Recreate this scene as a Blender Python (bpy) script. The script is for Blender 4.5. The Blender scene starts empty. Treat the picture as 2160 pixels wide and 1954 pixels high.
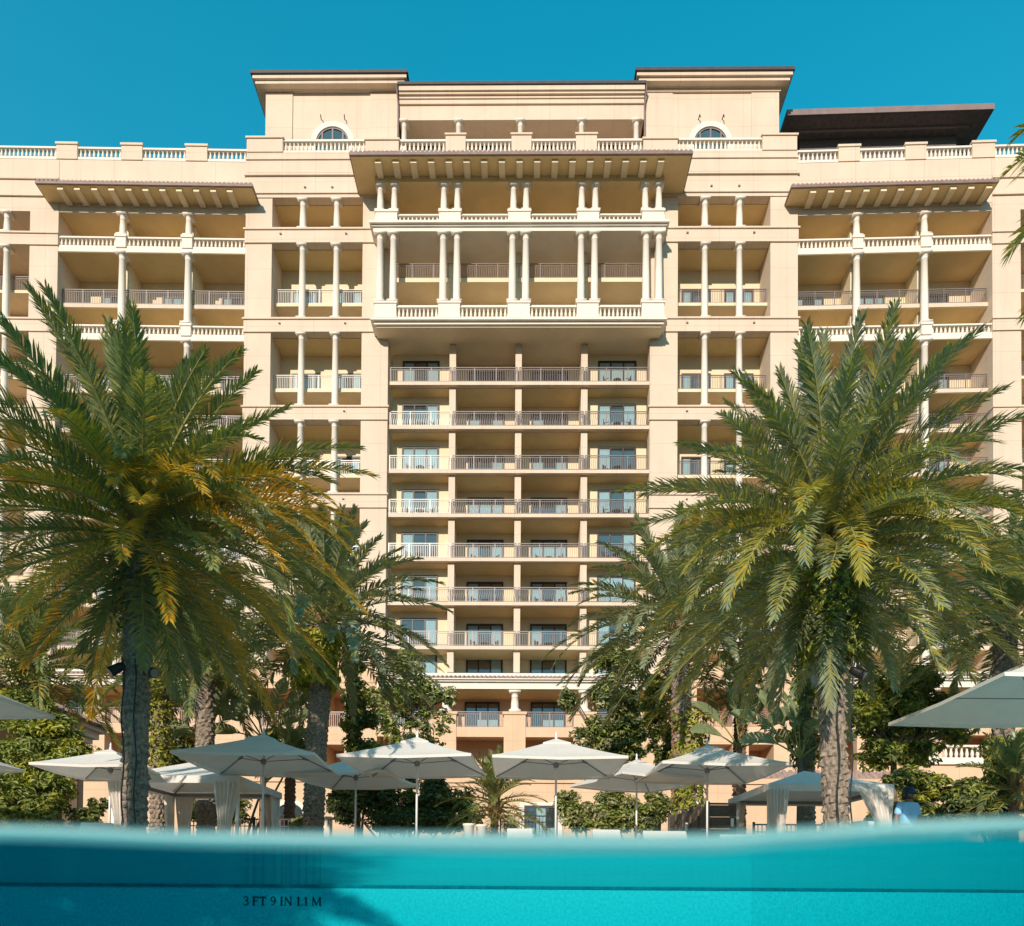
import bpy, math, random
from mathutils import Vector, Matrix, noise
R = math.radians
random.seed(11)
sc = bpy.context.scene
COL = sc.collection

# ------------------------------------------------------------------ camera, sky, sun, exposure
F_PX, PW, PH, CX, CY = 1504.0, 2160, 1954, 1080.0, 1847.0
CAMM = Matrix.Rotation(R(91.0), 3, 'X') @ Matrix.Rotation(R(0.4), 3, 'Z')
cd = bpy.data.cameras.new('camera'); cam = bpy.data.objects.new('camera', cd); COL.objects.link(cam)
cam.rotation_euler = CAMM.to_euler()
cd.sensor_width = 36.0; cd.lens = 36.0 * F_PX / PW
cd.shift_y = (CY - PH / 2) / PW
cd.clip_start = 0.01; cd.clip_end = 3000
cd.dof.use_dof = True; cd.dof.focus_distance = 24.0; cd.dof.aperture_fstop = 5.0
sc.camera = cam

SUN_DIR = Vector((0.275, 0.887, -0.372)).normalized()      # the way the light travels
world = bpy.data.worlds.new('World'); sc.world = world; world.use_nodes = True
nt = world.node_tree; nt.nodes.clear()
wo = nt.nodes.new('ShaderNodeOutputWorld'); bg = nt.nodes.new('ShaderNodeBackground')
sky = nt.nodes.new('ShaderNodeTexSky'); sky.sky_type = 'NISHITA'; sky.sun_disc = False
SUN_EL = math.asin(-SUN_DIR.z)
sky.sun_elevation = SUN_EL
sky.sun_rotation = math.atan2(-SUN_DIR.x, -SUN_DIR.y)
sky.altitude = 0; sky.air_density = 1.5; sky.dust_density = 2.6; sky.ozone_density = 4.0
tint = nt.nodes.new('ShaderNodeHueSaturation')
tint.inputs['Hue'].default_value = 0.460; tint.inputs['Saturation'].default_value = 1.43; tint.inputs['Value'].default_value = 1.36
cap = nt.nodes.new('ShaderNodeVectorMath'); cap.operation = 'MINIMUM'; cap.inputs[1].default_value = (1.8, 2.5, 3.4)     # caps the bright sky round the sun so shaded areas stay dark
nt.links.new(sky.outputs['Color'], cap.inputs[0]); nt.links.new(cap.outputs['Vector'], tint.inputs['Color']); nt.links.new(tint.outputs['Color'], bg.inputs['Color'])
bg.inputs['Strength'].default_value = 0.15
nt.links.new(bg.outputs['Background'], wo.inputs['Surface'])
sl = bpy.data.lights.new('sun', 'SUN'); sl.energy = 4.6; sl.angle = R(0.5); sl.color = (1.0, 0.86, 0.73)
so = bpy.data.objects.new('sun', sl); COL.objects.link(so)
so.rotation_euler = SUN_DIR.to_track_quat('-Z', 'Y').to_euler(); so.location = (-30, -60, 40)
sc.view_settings.view_transform = 'Standard'; sc.view_settings.look = 'None'
sc.view_settings.exposure = 0.13; sc.view_settings.gamma = 1.0
sc.cycles.max_bounces = 10; sc.cycles.diffuse_bounces = 5; sc.cycles.transparent_max_bounces = 24
sc.cycles.caustics_reflective = False; sc.cycles.caustics_refractive = False

def ray(px, py):
    return CAMM @ Vector(((px - CX) / F_PX, -(py - CY) / F_PX, -1.0))
def at(px, py, Y):                      # the point of the photograph's pixel at a real distance Y
    v = ray(px, py); return v * (Y / v.y)

# ------------------------------------------------------------------ object helpers
def tag(o, label=None, cat=None, group=None, kind=None):
    for k, v in (('label', label), ('category', cat), ('group', group), ('kind', kind)):
        if v: o[k] = v
    return o
def thing(name, label, cat, loc=(0, 0, 0), rz=0, group=None):
    o = bpy.data.objects.new(name, None); COL.objects.link(o)
    o.empty_display_size = 0.2; o.location = loc; o.rotation_euler = (0, 0, rz)
    return tag(o, label, cat, group)
def copy_tree(o, parent=None):
    c = o.copy(); COL.objects.link(c)
    if parent: c.parent = parent
    for ch in list(o.children): copy_tree(ch, c)
    return c

class MB:
    def __init__(s): s.v = []; s.f = []; s.m = []
    def add(s, vs, fs, mi=0):
        b = len(s.v); s.v += [tuple(p) for p in vs]
        for f in fs: s.f.append(tuple(b + i for i in f)); s.m.append(mi)
        return s
    def box(s, x0, x1, y0, y1, z0, z1, mi=0):
        if x0 > x1: x0, x1 = x1, x0
        if y0 > y1: y0, y1 = y1, y0
        if z0 > z1: z0, z1 = z1, z0
        return s.add([(x0,y0,z0),(x1,y0,z0),(x1,y1,z0),(x0,y1,z0),(x0,y0,z1),(x1,y0,z1),(x1,y1,z1),(x0,y1,z1)],
                     [(0,3,2,1),(4,5,6,7),(0,1,5,4),(1,2,6,5),(2,3,7,6),(3,0,4,7)], mi)
    def lathe(s, cx, cy, prof, n=10, mi=0, cap=True):
        vs = []; fs = []
        for r, z in prof:
            for k in range(n):
                a = 2 * math.pi * k / n; vs.append((cx + r * math.cos(a), cy + r * math.sin(a), z))
        for j in range(len(prof) - 1):
            for k in range(n):
                a, b = j * n + k, j * n + (k + 1) % n; fs.append((a, b, b + n, a + n))
        if cap:
            fs.append(tuple(range(n - 1, -1, -1))); t = (len(prof) - 1) * n; fs.append(tuple(range(t, t + n)))
        return s.add(vs, fs, mi)
    def tube(s, pts, rad, n=6, mi=0):
        pts = [Vector(p) for p in pts]; N = len(pts)
        rr = rad if isinstance(rad, (list, tuple)) else [rad] * N
        vs = []; fs = []; prev = None
        for i, p in enumerate(pts):
            t = (pts[min(i + 1, N - 1)] - pts[max(i - 1, 0)]).normalized()
            if prev is None:
                up = Vector((0, 0, 1)) if abs(t.z) < .9 else Vector((1, 0, 0)); a = t.cross(up).normalized()
            else: a = (prev - t * prev.dot(t)).normalized()
            prev = a; b = t.cross(a)
            for k in range(n):
                an = 2 * math.pi * k / n; vs.append(p + (a * math.cos(an) + b * math.sin(an)) * rr[i])
        for j in range(N - 1):
            for k in range(n):
                q, w = j * n + k, j * n + (k + 1) % n; fs.append((q, w, w + n, q + n))
        fs.append(tuple(range(n - 1, -1, -1))); t = (N - 1) * n; fs.append(tuple(range(t, t + n)))
        return s.add(vs, fs, mi)
    def quad(s, a, b, c, d, mi=0): return s.add([a, b, c, d], [(0, 1, 2, 3)], mi)
    def prism(s, poly, z0, z1, mi=0):           # a plan outline (counter-clockwise) pushed up
        n = len(poly); vs = [(x, y, z0) for x, y in poly] + [(x, y, z1) for x, y in poly]
        fs = [tuple(range(n - 1, -1, -1)), tuple(range(n, 2 * n))] + [(i, (i+1) % n, n + (i+1) % n, n + i) for i in range(n)]
        return s.add(vs, fs, mi)
    def build(s, name, mats, parent=None, xf=None, smooth=False, loc=None):
        me = bpy.data.meshes.new(name)
        vs = [xf @ Vector(p) for p in s.v] if xf is not None else s.v
        me.from_pydata(vs, [], s.f)
        if not isinstance(mats, (list, tuple)): mats = [mats]
        for m in mats: me.materials.append(m)
        if len(mats) > 1: me.polygons.foreach_set('material_index', [min(i, len(mats) - 1) for i in s.m])
        if smooth: me.polygons.foreach_set('use_smooth', [True] * len(me.polygons))
        me.update()
        o = bpy.data.objects.new(name, me); COL.objects.link(o)
        if parent: o.parent = parent
        if loc is not None: o.location = loc
        return o

# ------------------------------------------------------------------ materials
def newmat(name):
    m = bpy.data.materials.new(name); m.use_nodes = True; n = m.node_tree.nodes
    return m, n, m.node_tree.links, n['Principled BSDF'], n['Material Output']
def pm(name, col, rough=.75, var=.12, scale=1.5, bump=.0, bscale=40, spec=.35, metal=0, transl=0, joints=None, stretch=None, streak=0):
    m, n, l, b, out = newmat(name)
    tc = n.new('ShaderNodeTexCoord'); src = tc.outputs['Object']
    mp = n.new('ShaderNodeMapping'); l.new(src, mp.inputs['Vector'])
    if stretch: mp.inputs['Scale'].default_value = stretch
    nz = n.new('ShaderNodeTexNoise'); nz.inputs['Scale'].default_value = scale; nz.inputs['Detail'].default_value = 6
    nz.inputs['Roughness'].default_value = .65
    l.new(mp.outputs['Vector'], nz.inputs['Vector'])
    mix = n.new('ShaderNodeMix'); mix.data_type = 'RGBA'
    mr = n.new('ShaderNodeMapRange'); mr.inputs['From Min'].default_value = .3; mr.inputs['From Max'].default_value = .7
    l.new(nz.outputs['Fac'], mr.inputs['Value']); l.new(mr.outputs['Result'], mix.inputs['Factor'])
    mix.inputs['A'].default_value = (*[c * (1 - var) for c in col], 1)
    mix.inputs['B'].default_value = (*[min(1, c * (1 + var)) for c in col], 1)
    cs = mix.outputs['Result']
    if streak:                                       # weather stains running down
        m2 = n.new('ShaderNodeMapping'); m2.inputs['Scale'].default_value = (1.6, 1.6, .08); l.new(src, m2.inputs['Vector'])
        n2 = n.new('ShaderNodeTexNoise'); n2.inputs['Scale'].default_value = 1.0; n2.inputs['Detail'].default_value = 5
        l.new(m2.outputs['Vector'], n2.inputs['Vector'])
        r2 = n.new('ShaderNodeMapRange'); r2.inputs['From Min'].default_value = .52; r2.inputs['From Max'].default_value = .8
        r2.inputs['To Max'].default_value = streak; l.new(n2.outputs['Fac'], r2.inputs['Value'])
        x2 = n.new('ShaderNodeMix'); x2.data_type = 'RGBA'; l.new(r2.outputs['Result'], x2.inputs['Factor'])
        l.new(cs, x2.inputs['A']); x2.inputs['B'].default_value = (*[c * .55 for c in col], 1); cs = x2.outputs['Result']
    if joints:                                       # fine panel joints in the render
        m3 = n.new('ShaderNodeMapping'); m3.inputs['Rotation'].default_value = (R(90), 0, 0); l.new(src, m3.inputs['Vector'])
        bk = n.new('ShaderNodeTexBrick'); l.new(m3.outputs['Vector'], bk.inputs['Vector'])
        bk.offset = 0.0; bk.inputs['Scale'].default_value = 1.0
        bk.inputs['Brick Width'].default_value = joints[0]; bk.inputs['Row Height'].default_value = joints[1]
        bk.inputs['Mortar Size'].default_value = .012; bk.inputs['Mortar Smooth'].default_value = 0
        x3 = n.new('ShaderNodeMix'); x3.data_type = 'RGBA'; l.new(bk.outputs['Fac'], x3.inputs['Factor'])
        l.new(cs, x3.inputs['A']); x3.inputs['B'].default_value = (*[c * .72 for c in col], 1); cs = x3.outputs['Result']
    l.new(cs, b.inputs['Base Color'])
    b.inputs['Roughness'].default_value = rough; b.inputs['Metallic'].default_value = metal
    b.inputs['Specular IOR Level'].default_value = spec
    if bump:
        bn = n.new('ShaderNodeTexNoise'); bn.inputs['Scale'].default_value = bscale; bn.inputs['Detail'].default_value = 5
        l.new(src, bn.inputs['Vector'])
        bp = n.new('ShaderNodeBump'); bp.inputs['Strength'].default_value = bump; bp.inputs['Distance'].default_value = .02
        l.new(bn.outputs['Fac'], bp.inputs['Height']); l.new(bp.outputs['Normal'], b.inputs['Normal'])
    if transl:
        tr = n.new('ShaderNodeBsdfTranslucent'); l.new(cs, tr.inputs['Color'])
        ms = n.new('ShaderNodeMixShader'); ms.inputs['Fac'].default_value = transl
        l.new(b.outputs['BSDF'], ms.inputs[1]); l.new(tr.outputs['BSDF'], ms.inputs[2]); l.new(ms.outputs['Shader'], out.inputs['Surface'])
    return m
def leafmat(name, col, rough=.42, var=.3, scale=2.5, transl=.35, tcol=None, spec=.5):
    m, n, l, b, out = newmat(name)
    g = n.new('ShaderNodeNewGeometry')
    tc = n.new('ShaderNodeTexCoord')
    nz = n.new('ShaderNodeTexNoise'); nz.inputs['Scale'].default_value = scale; nz.inputs['Detail'].default_value = 3
    l.new(tc.outputs['Object'], nz.inputs['Vector'])
    ad = n.new('ShaderNodeMath'); ad.operation = 'MULTIPLY_ADD'; l.new(g.outputs['Random Per Island'], ad.inputs[0])
    ad.inputs[1].default_value = .5; l.new(nz.outputs['Fac'], ad.inputs[2])
    mr = n.new('ShaderNodeMapRange'); mr.inputs['From Min'].default_value = .35; mr.inputs['From Max'].default_value = 1.15
    l.new(ad.outputs['Value'], mr.inputs['Value'])
    mix = n.new('ShaderNodeMix'); mix.data_type = 'RGBA'; l.new(mr.outputs['Result'], mix.inputs['Factor'])
    mix.inputs['A'].default_value = (*[c * (1 - var) for c in col], 1); mix.inputs['B'].default_value = (*[min(1, c * (1 + var)) for c in col], 1)
    l.new(mix.outputs['Result'], b.inputs['Base Color']); b.inputs['Roughness'].default_value = rough
    b.inputs['Specular IOR Level'].default_value = spec
    tr = n.new('ShaderNodeBsdfTranslucent')
    t = tcol or (col[0] * 1.7, col[1] * 1.6, col[2] * .7)
    tr.inputs['Color'].default_value = (*[min(1, c) for c in t], 1)
    ms = n.new('ShaderNodeMixShader'); ms.inputs['Fac'].default_value = transl
    l.new(b.outputs['BSDF'], ms.inputs[1]); l.new(tr.outputs['BSDF'], ms.inputs[2]); l.new(ms.outputs['Shader'], out.inputs['Surface'])
    return m

M = {}
M['cream'] = pm('cream_stucco', (.67, .54, .42), .85, .07, .35, .12, 30, .2, joints=(2.4, 2.1), streak=.22)
M['stone'] = pm('pale_cast_stone', (.76, .69, .60), .8, .05, 1.2, .1, 35, .25, streak=.12)
M['inner'] = pm('bounce_ochre_stucco', (.72, .54, .28), .9, .07, .8, .1, 30, .15)  # cream deepened to ochre, carrying warm bounced light in its colour
M['innerwall'] = pm('tan_stucco', (.74, .62, .43), .9, .06, .8, .1, 30, .15)
M['peach'] = pm('peach_stucco', (.66, .455, .30), .85, .07, .7, .15, 30, .2, joints=(3.2, 2.0), streak=.15)
M['tile'] = pm('weathered_roof_tile', (.34, .235, .20), .8, .35, 5, .3, 20, .2)
M['gutter'] = pm('brown_gutter_paint', (.24, .165, .15), .5, .15, 2)
M['roofmetal'] = pm('dark_roof_metal', (.07, .055, .055), .5, .2, 2)
M['darkwood'] = pm('dark_brown_boarding', (.17, .125, .115), .55, .3, 3, stretch=(1, 1, 6))
M['rail'] = pm('brown_railing_paint', (.22, .17, .16), .35, .1, 4, spec=.6)
M['railglint'] = pm('painted_railing_glint', (.62, .56, .50), .35, .08, 4, spec=.6)  # pale copy of the rail colour, with the sun's glossy reflection painted in
M['frame'] = pm('dark_bronze_frame', (.045, .032, .028), .45, .15, 5)
M['curtain'] = pm('white_curtain', (.80, .84, .84), .9, .12, 3, stretch=(14, 14, .3))
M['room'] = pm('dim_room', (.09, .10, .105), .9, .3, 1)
M['black'] = pm('black_metal', (.015, .015, .017), .45, .2, 6)
M['fabric'] = pm('offwhite_canvas', (.84, .79, .73), .9, .05, 2, .15, 300, .1, transl=.22)
M['fabricin'] = pm('white_canvas', (.84, .80, .745), .9, .05, 2, .15, 300, .1, transl=.20)
M['alu'] = pm('white_aluminium', (.70, .71, .70), .35, .05, 6, spec=.6)
M['grey'] = pm('grey_metal', (.20, .20, .205), .4, .1, 6, spec=.6)
M['bark'] = pm('palm_bark', (.27, .215, .17), .95, .6, 14, .8, 60, .1)
M['barkred'] = pm('red_palm_bark', (.24, .135, .095), .95, .45, 18, .7, 60, .1)
M['branch'] = pm('grey_branch', (.16, .12, .09), .9, .3, 10)
M['boot'] = pm('palm_leaf_base', (.27, .17, .075), .8, .35, 6)
M['frond'] = leafmat('palm_sage', (.20, .245, .105), .36, .35, 1.2, .3, (.26, .30, .06))
M['frondgrey'] = leafmat('palm_silver', (.255, .285, .165), .36, .3, 1.2, .25, (.28, .30, .09))
M['frondyel'] = leafmat('palm_yellow_green', (.40, .36, .07), .4, .3, 1.2, .35, (.48, .42, .04))
M['frondgold'] = leafmat('palm_gold', (.74, .41, .03), .45, .3, 1.2, .4, (.85, .46, .03))
M['rachis'] = pm('palm_midrib', (.30, .27, .075), .5, .2, 4)
M['leaf'] = leafmat('shrub_leaf', (.27, .31, .07), .42, .45, 1.8, .3, (.13, .18, .02))
M['leafdark'] = leafmat('dark_shrub_leaf', (.125, .16, .06), .42, .4, 1.8, .25)
M['leaflight'] = leafmat('yellow_green_leaf', (.42, .42, .06), .45, .35, 1.8, .35)
M['leafpale'] = leafmat('pale_sage_leaf', (.38, .38, .20), .5, .3, 1.8, .25)
M['vine'] = leafmat('climbing_vine_leaf', (.38, .37, .05), .42, .45, 2.2, .35, (.35, .34, .02))
M['banana'] = leafmat('bird_of_paradise_leaf', (.20, .26, .14), .32, .3, .8, .25)
M['skin'] = pm('brown_skin', (.24, .13, .085), .55, .08, 8)
M['shirt'] = pm('sky_blue_shirt', (.28, .60, .92), .85, .1, 6)
M['navy'] = pm('navy_cloth', (.012, .03, .07), .6, .15, 8, spec=.5)
M['white'] = pm('white_paint', (.80, .80, .79), .45, .04, 5)
M['deck'] = pm('deck_paving', (.42, .36, .29), .8, .15, 2, .2, 30)
M['earth'] = pm('garden_soil', (.11, .08, .055), .95, .3, 2)
M['plaster'] = pm('pool_plaster', (.80, .86, .84), .75, .16, 26, .3, 90)
M['pooltile'] = pm('blue_waterline_tile', (.08, .27, .32), .3, .3, 9)
M['ink'] = pm('navy_tile_letter', (.012, .05, .085), .4, .1, 9)
M['fence'] = pm('weathered_boards', (.115, .09, .07), .8, .35, 6, stretch=(1, 1, 5))
M['pot'] = pm('white_planter', (.72, .68, .60), .7, .06, 4)
M['bulb'] = pm('frosted_wall_lamp', (.85, .82, .74), .4, .03, 4)

def glassmat(name, tintc, refl=.25):
    m, n, l, b, out = newmat(name)
    fr = n.new('ShaderNodeFresnel'); fr.inputs['IOR'].default_value = 1.5
    mx = n.new('ShaderNodeMath'); mx.operation = 'MAXIMUM'; mx.inputs[1].default_value = refl; l.new(fr.outputs['Fac'], mx.inputs[0])
    t = n.new('ShaderNodeBsdfTransparent'); t.inputs['Color'].default_value = (*tintc, 1)
    g = n.new('ShaderNodeBsdfGlossy'); g.inputs['Roughness'].default_value = .02
    nz = n.new('ShaderNodeTexNoise'); nz.inputs['Scale'].default_value = .9
    bp = n.new('ShaderNodeBump'); bp.inputs['Strength'].default_value = .05; l.new(nz.outputs['Fac'], bp.inputs['Height'])
    l.new(bp.outputs['Normal'], g.inputs['Normal'])
    ms = n.new('ShaderNodeMixShader'); l.new(mx.outputs['Value'], ms.inputs['Fac'])
    l.new(t.outputs['BSDF'], ms.inputs[1]); l.new(g.outputs['BSDF'], ms.inputs[2]); l.new(ms.outputs['Shader'], out.inputs['Surface'])
    n.remove(b); return m
M['glass'] = glassmat('window_glass', (.72, .86, .88), .24)

def watermat():
    m, n, l, b, out = newmat('pool_water'); n.remove(b)
    lw = n.new('ShaderNodeLayerWeight'); lw.inputs['Blend'].default_value = .5
    fr = n.new('ShaderNodeMapRange'); fr.inputs['From Min'].default_value = .70; fr.inputs['From Max'].default_value = .88; fr.inputs['To Min'].default_value = .0; fr.inputs['To Max'].default_value = 1.0
    l.new(lw.outputs['Facing'], fr.inputs['Value'])
    tc = n.new('ShaderNodeTexCoord'); mp = n.new('ShaderNodeMapping'); mp.inputs['Scale'].default_value = (.55, 3.2, 1.0)
    l.new(tc.outputs['Object'], mp.inputs['Vector'])
    nz = n.new('ShaderNodeTexNoise'); nz.inputs['Scale'].default_value = 1.6; nz.inputs['Detail'].default_value = 3
    l.new(mp.outputs['Vector'], nz.inputs['Vector'])
    bp = n.new('ShaderNodeBump'); bp.inputs['Strength'].default_value = .35; bp.inputs['Distance'].default_value = .02
    l.new(nz.outputs['Fac'], bp.inputs['Height']); 
    g = n.new('ShaderNodeBsdfGlossy'); g.inputs['Roughness'].default_value = .08; l.new(bp.outputs['Normal'], g.inputs['Normal'])
    t = n.new('ShaderNodeBsdfTransparent')
    ms = n.new('ShaderNodeMixShader'); l.new(fr.outputs['Result'], ms.inputs['Fac'])
    l.new(t.outputs['BSDF'], ms.inputs[1]); l.new(g.outputs['BSDF'], ms.inputs[2]); l.new(ms.outputs['Shader'], out.inputs['Surface'])
    va = n.new('ShaderNodeVolumeAbsorption'); va.inputs['Density'].default_value = .6; va.inputs['Color'].default_value = (.10, .84, .87, 1)
    l.new(va.outputs['Volume'], out.inputs['Volume'])
    return m
M['water'] = watermat()
def meniscusmat():
    m, n, l, b, out = newmat('painted_meniscus_light')  # pale cyan holds the light refracted through the blurred meniscus at the lens
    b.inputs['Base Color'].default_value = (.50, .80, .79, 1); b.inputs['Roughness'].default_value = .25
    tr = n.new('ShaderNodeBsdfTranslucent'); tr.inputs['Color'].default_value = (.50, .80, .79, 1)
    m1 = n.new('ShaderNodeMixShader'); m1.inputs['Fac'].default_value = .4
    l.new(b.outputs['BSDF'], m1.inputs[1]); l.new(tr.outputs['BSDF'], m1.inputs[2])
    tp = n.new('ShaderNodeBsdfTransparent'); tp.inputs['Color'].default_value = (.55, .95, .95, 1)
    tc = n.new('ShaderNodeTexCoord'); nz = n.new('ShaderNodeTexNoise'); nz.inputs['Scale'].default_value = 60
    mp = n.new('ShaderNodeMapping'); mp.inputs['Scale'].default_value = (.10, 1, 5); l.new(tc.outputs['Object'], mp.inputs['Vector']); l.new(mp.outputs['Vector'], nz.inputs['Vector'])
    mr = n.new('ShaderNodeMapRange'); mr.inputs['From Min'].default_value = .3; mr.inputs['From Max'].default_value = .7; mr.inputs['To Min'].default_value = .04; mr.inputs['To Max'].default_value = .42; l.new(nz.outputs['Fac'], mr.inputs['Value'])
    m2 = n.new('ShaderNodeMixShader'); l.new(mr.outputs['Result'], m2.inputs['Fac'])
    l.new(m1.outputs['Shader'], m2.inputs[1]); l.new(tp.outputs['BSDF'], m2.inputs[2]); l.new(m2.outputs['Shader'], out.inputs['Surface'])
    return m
M['meniscus'] = meniscusmat()
# ------------------------------------------------------------------ the hotel: façade frames (u right, y into the building, z up)
class Frame:
    def __init__(s, O, ang):
        s.O = Vector(O); s.U = Vector((math.cos(ang), math.sin(ang), 0)); s.V = Vector((-math.sin(ang), math.cos(ang), 0))
        s.mat = Matrix.Translation(s.O) @ Matrix.Rotation(ang, 4, 'Z')
    def uz(s, px, py, d=0.0):                # where the pixel's ray meets the plane d metres in front of the façade
        v = ray(px, py); P0 = s.O - s.V * d
        P = v * (P0.dot(s.V) / v.dot(s.V)); q = P - s.O
        return q.dot(s.U), q.z
    def u(s, px, py=700, d=0.0): return s.uz(px, py, d)[0]
    def z(s, py, px=1095, d=0.0): return s.uz(px, py, d)[1]
O0 = at(1095, 1000, 50.0); O0.z = 0
FC = Frame(O0, R(-0.6))
p = FC.O + FC.U * FC.u(515); FL = Frame(p, R(0.45))
p = FC.O + FC.U * FC.u(1683); FR = Frame(p, R(-2.0))
hotel = thing('hotel_building', 'huge cream resort hotel with columned loggias and stacked balconies filling the background', 'hotel', (0, 50, 0))
HI = Matrix.Translation((0, -50, 0))
SPLIT = {'cornice_band', 'parapet_pier', 'pedestal', 'pier_wall', 'parapet_wall', 'podium_wall', 'spandrel_wall', 'cornice', 'tower_wall'}
def hp(name, mb, mat, fr=FC, parent=None, smooth=False):
    if name in SPLIT and len(mb.v) % 8 == 0:              # pieces that do not touch become parts of their own
        nb = len(mb.v) // 8; bx = []
        for k in range(nb):
            q = mb.v[k * 8:k * 8 + 8]; bx.append([(min(p[i] for p in q) - .03, max(p[i] for p in q) + .03) for i in range(3)])
        gid = list(range(nb)); ch = True
        while ch:
            ch = False
            for i in range(nb):
                for j in range(i):
                    if gid[i] != gid[j] and all(bx[i][t][0] < bx[j][t][1] and bx[j][t][0] < bx[i][t][1] for t in range(3)):
                        a, c = max(gid[i], gid[j]), min(gid[i], gid[j]); gid = [c if g == a else g for g in gid]; ch = True
        o = None
        for g in sorted(set(gid)):
            m2 = MB()
            for k in range(nb):
                if gid[k] == g:
                    q = mb.v[k * 8:k * 8 + 8]; m2.add(q, [(0,3,2,1),(4,5,6,7),(0,1,5,4),(1,2,6,5),(2,3,7,6),(3,0,4,7)])
            o = m2.build(name, mat, parent or hotel, HI @ fr.mat, smooth)
        return o
    return mb.build(name, mat, parent or hotel, HI @ fr.mat, smooth)

BAL = [(.085,0),(.085,.07),(.06,.10),(.085,.22),(.098,.34),(.085,.50),(.058,.72),(.052,.86),(.085,.90),(.085,1)]
def balustrade(fr, u0, u1, z0, z1, d, parent=None, mat='stone', sp=.30, name='balustrade'):
    mb = MB(); h = z1 - z0; zb, zt = z0 + h * .20, z1 - h * .14
    mb.box(u0, u1, -d - .16, -d + .16, zt, z1); mb.box(u0, u1, -d - .15, -d + .15, z0, zb)
    n = max(1, int(round((u1 - u0) / sp)))
    for k in range(n):
        c = u0 + (k + .5) * (u1 - u0) / n
        mb.lathe(c, -d, [(r * 1.0, zb + (zt - zb) * t) for r, t in BAL], 8, cap=False)
    return hp(name, mb, M[mat], fr, parent)
def railing(fr, u0, u1, z0, d, wavy=False, h=1.08, mat='rail', parent=None):
    mb = MB(); y = -d
    mb.box(u0, u1, y - .03, y + .03, z0 + h - .05, z0 + h); mb.box(u0, u1, y - .02, y + .02, z0 + h - .17, z0 + h - .135)
    mb.box(u0, u1, y - .02, y + .02, z0 + .06, z0 + .095)
    L = u1 - u0; n = max(1, round(L / 1.55))
    for k in range(n + 1):
        c = min(max(u0 + L * k / n, u0 + .03), u1 - .03); mb.box(c - .03, c + .03, y - .033, y + .033, z0, z0 + h - .052)
    m = int(L / .125)
    for k in range(1, m):
        c = u0 + L * k / m
        if wavy:
            pts = [(c + .028 * math.sin(t * 2 * math.pi), y - .05 * math.sin(t * math.pi), z0 + .08 + (h - .24) * t) for t in (0, .17, .33, .5, .67, .83, 1)]
            for a, b in zip(pts, pts[1:]): mb.quad((a[0]-.016, a[1], a[2]), (a[0]+.016, a[1], a[2]), (b[0]+.016, b[1], b[2]), (b[0]-.016, b[1], b[2]))
        else: mb.box(c - .014, c + .014, y - .012, y + .012, z0 + .09, z0 + h - .14)
    return hp('railing', mb, M[mat], fr, parent)
def column(fr, u, z0, z1, d, r, parent=None, ped=None):
    mb = MB(); H = z1 - z0; mb.box(u - r * 1.5, u + r * 1.5, -d - r * 1.5, -d + r * 1.5, z0, z0 + r * .5)
    mb.box(u - r * 1.5, u + r * 1.5, -d - r * 1.5, -d + r * 1.5, z1 - r * .5, z1)
    a, b = z0 + r * .5, z1 - r * .5
    mb.lathe(u, -d, [(r*1.4,a),(r*1.42,a+r*.3),(r*1.05,a+r*.6),(r,a+r*.8),(r*.99,a+H*.35),(r*.84,b-r*1.1),(r*.9,b-r*1.05),(r*.9,b-r*.9),(r*.84,b-r*.85),(r*.86,b-r*.5),(r*1.25,b)], 14, cap=False)
    o = hp('column', mb, M['stone'], fr, parent, True)
    return o
def door(fr, u0, u1, z0, z1, d, curt=(1, 0, 1), parent=None):
    w = (u1 - u0) / 3; f = MB(); y = -d
    f.box(u0, u1, y - .08, y, z1 - .13, z1); f.box(u0, u1, y - .08, y, z0, z0 + .07)
    for k in range(4):
        c = u0 + w * k; e = .05 if 0 < k < 3 else .065; c = min(max(c, u0 + e), u1 - e)
        f.box(c - e, c + e, y - .082, y, z0 + .07, z1 - .13)
    o = hp('sliding_door', f, M['frame'], fr, parent)
    g = MB(); g.quad((u0+.06, y-.05, z0+.07), (u1-.06, y-.05, z0+.07), (u1-.06, y-.05, z1-.13), (u0+.06, y-.05, z1-.13)); g.build('glass_pane', M['glass'], o, HI @ fr.mat)
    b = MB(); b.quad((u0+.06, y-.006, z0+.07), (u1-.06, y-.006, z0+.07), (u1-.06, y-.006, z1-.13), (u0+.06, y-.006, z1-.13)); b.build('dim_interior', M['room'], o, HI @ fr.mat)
    for k in range(3):
        if curt[k]:
            c = MB(); a0 = u0 + w * k + .06; n = 22
            xs = [a0 + (w - .12) * i / n for i in range(n + 1)]; ys = [y - .022 + .012 * math.sin(i * 1.9 + u0) for i in range(n + 1)]
            zt = z1 - .14 if curt[k] == 1 else z0 + (z1 - z0) * .45
            for i in range(n): c.quad((xs[i], ys[i], z0 + .08), (xs[i+1], ys[i+1], z0 + .08), (xs[i+1], ys[i+1], zt), (xs[i], ys[i], zt))
            c.build('curtain', M['curtain'], o, HI @ fr.mat, True)
    return o
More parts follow.
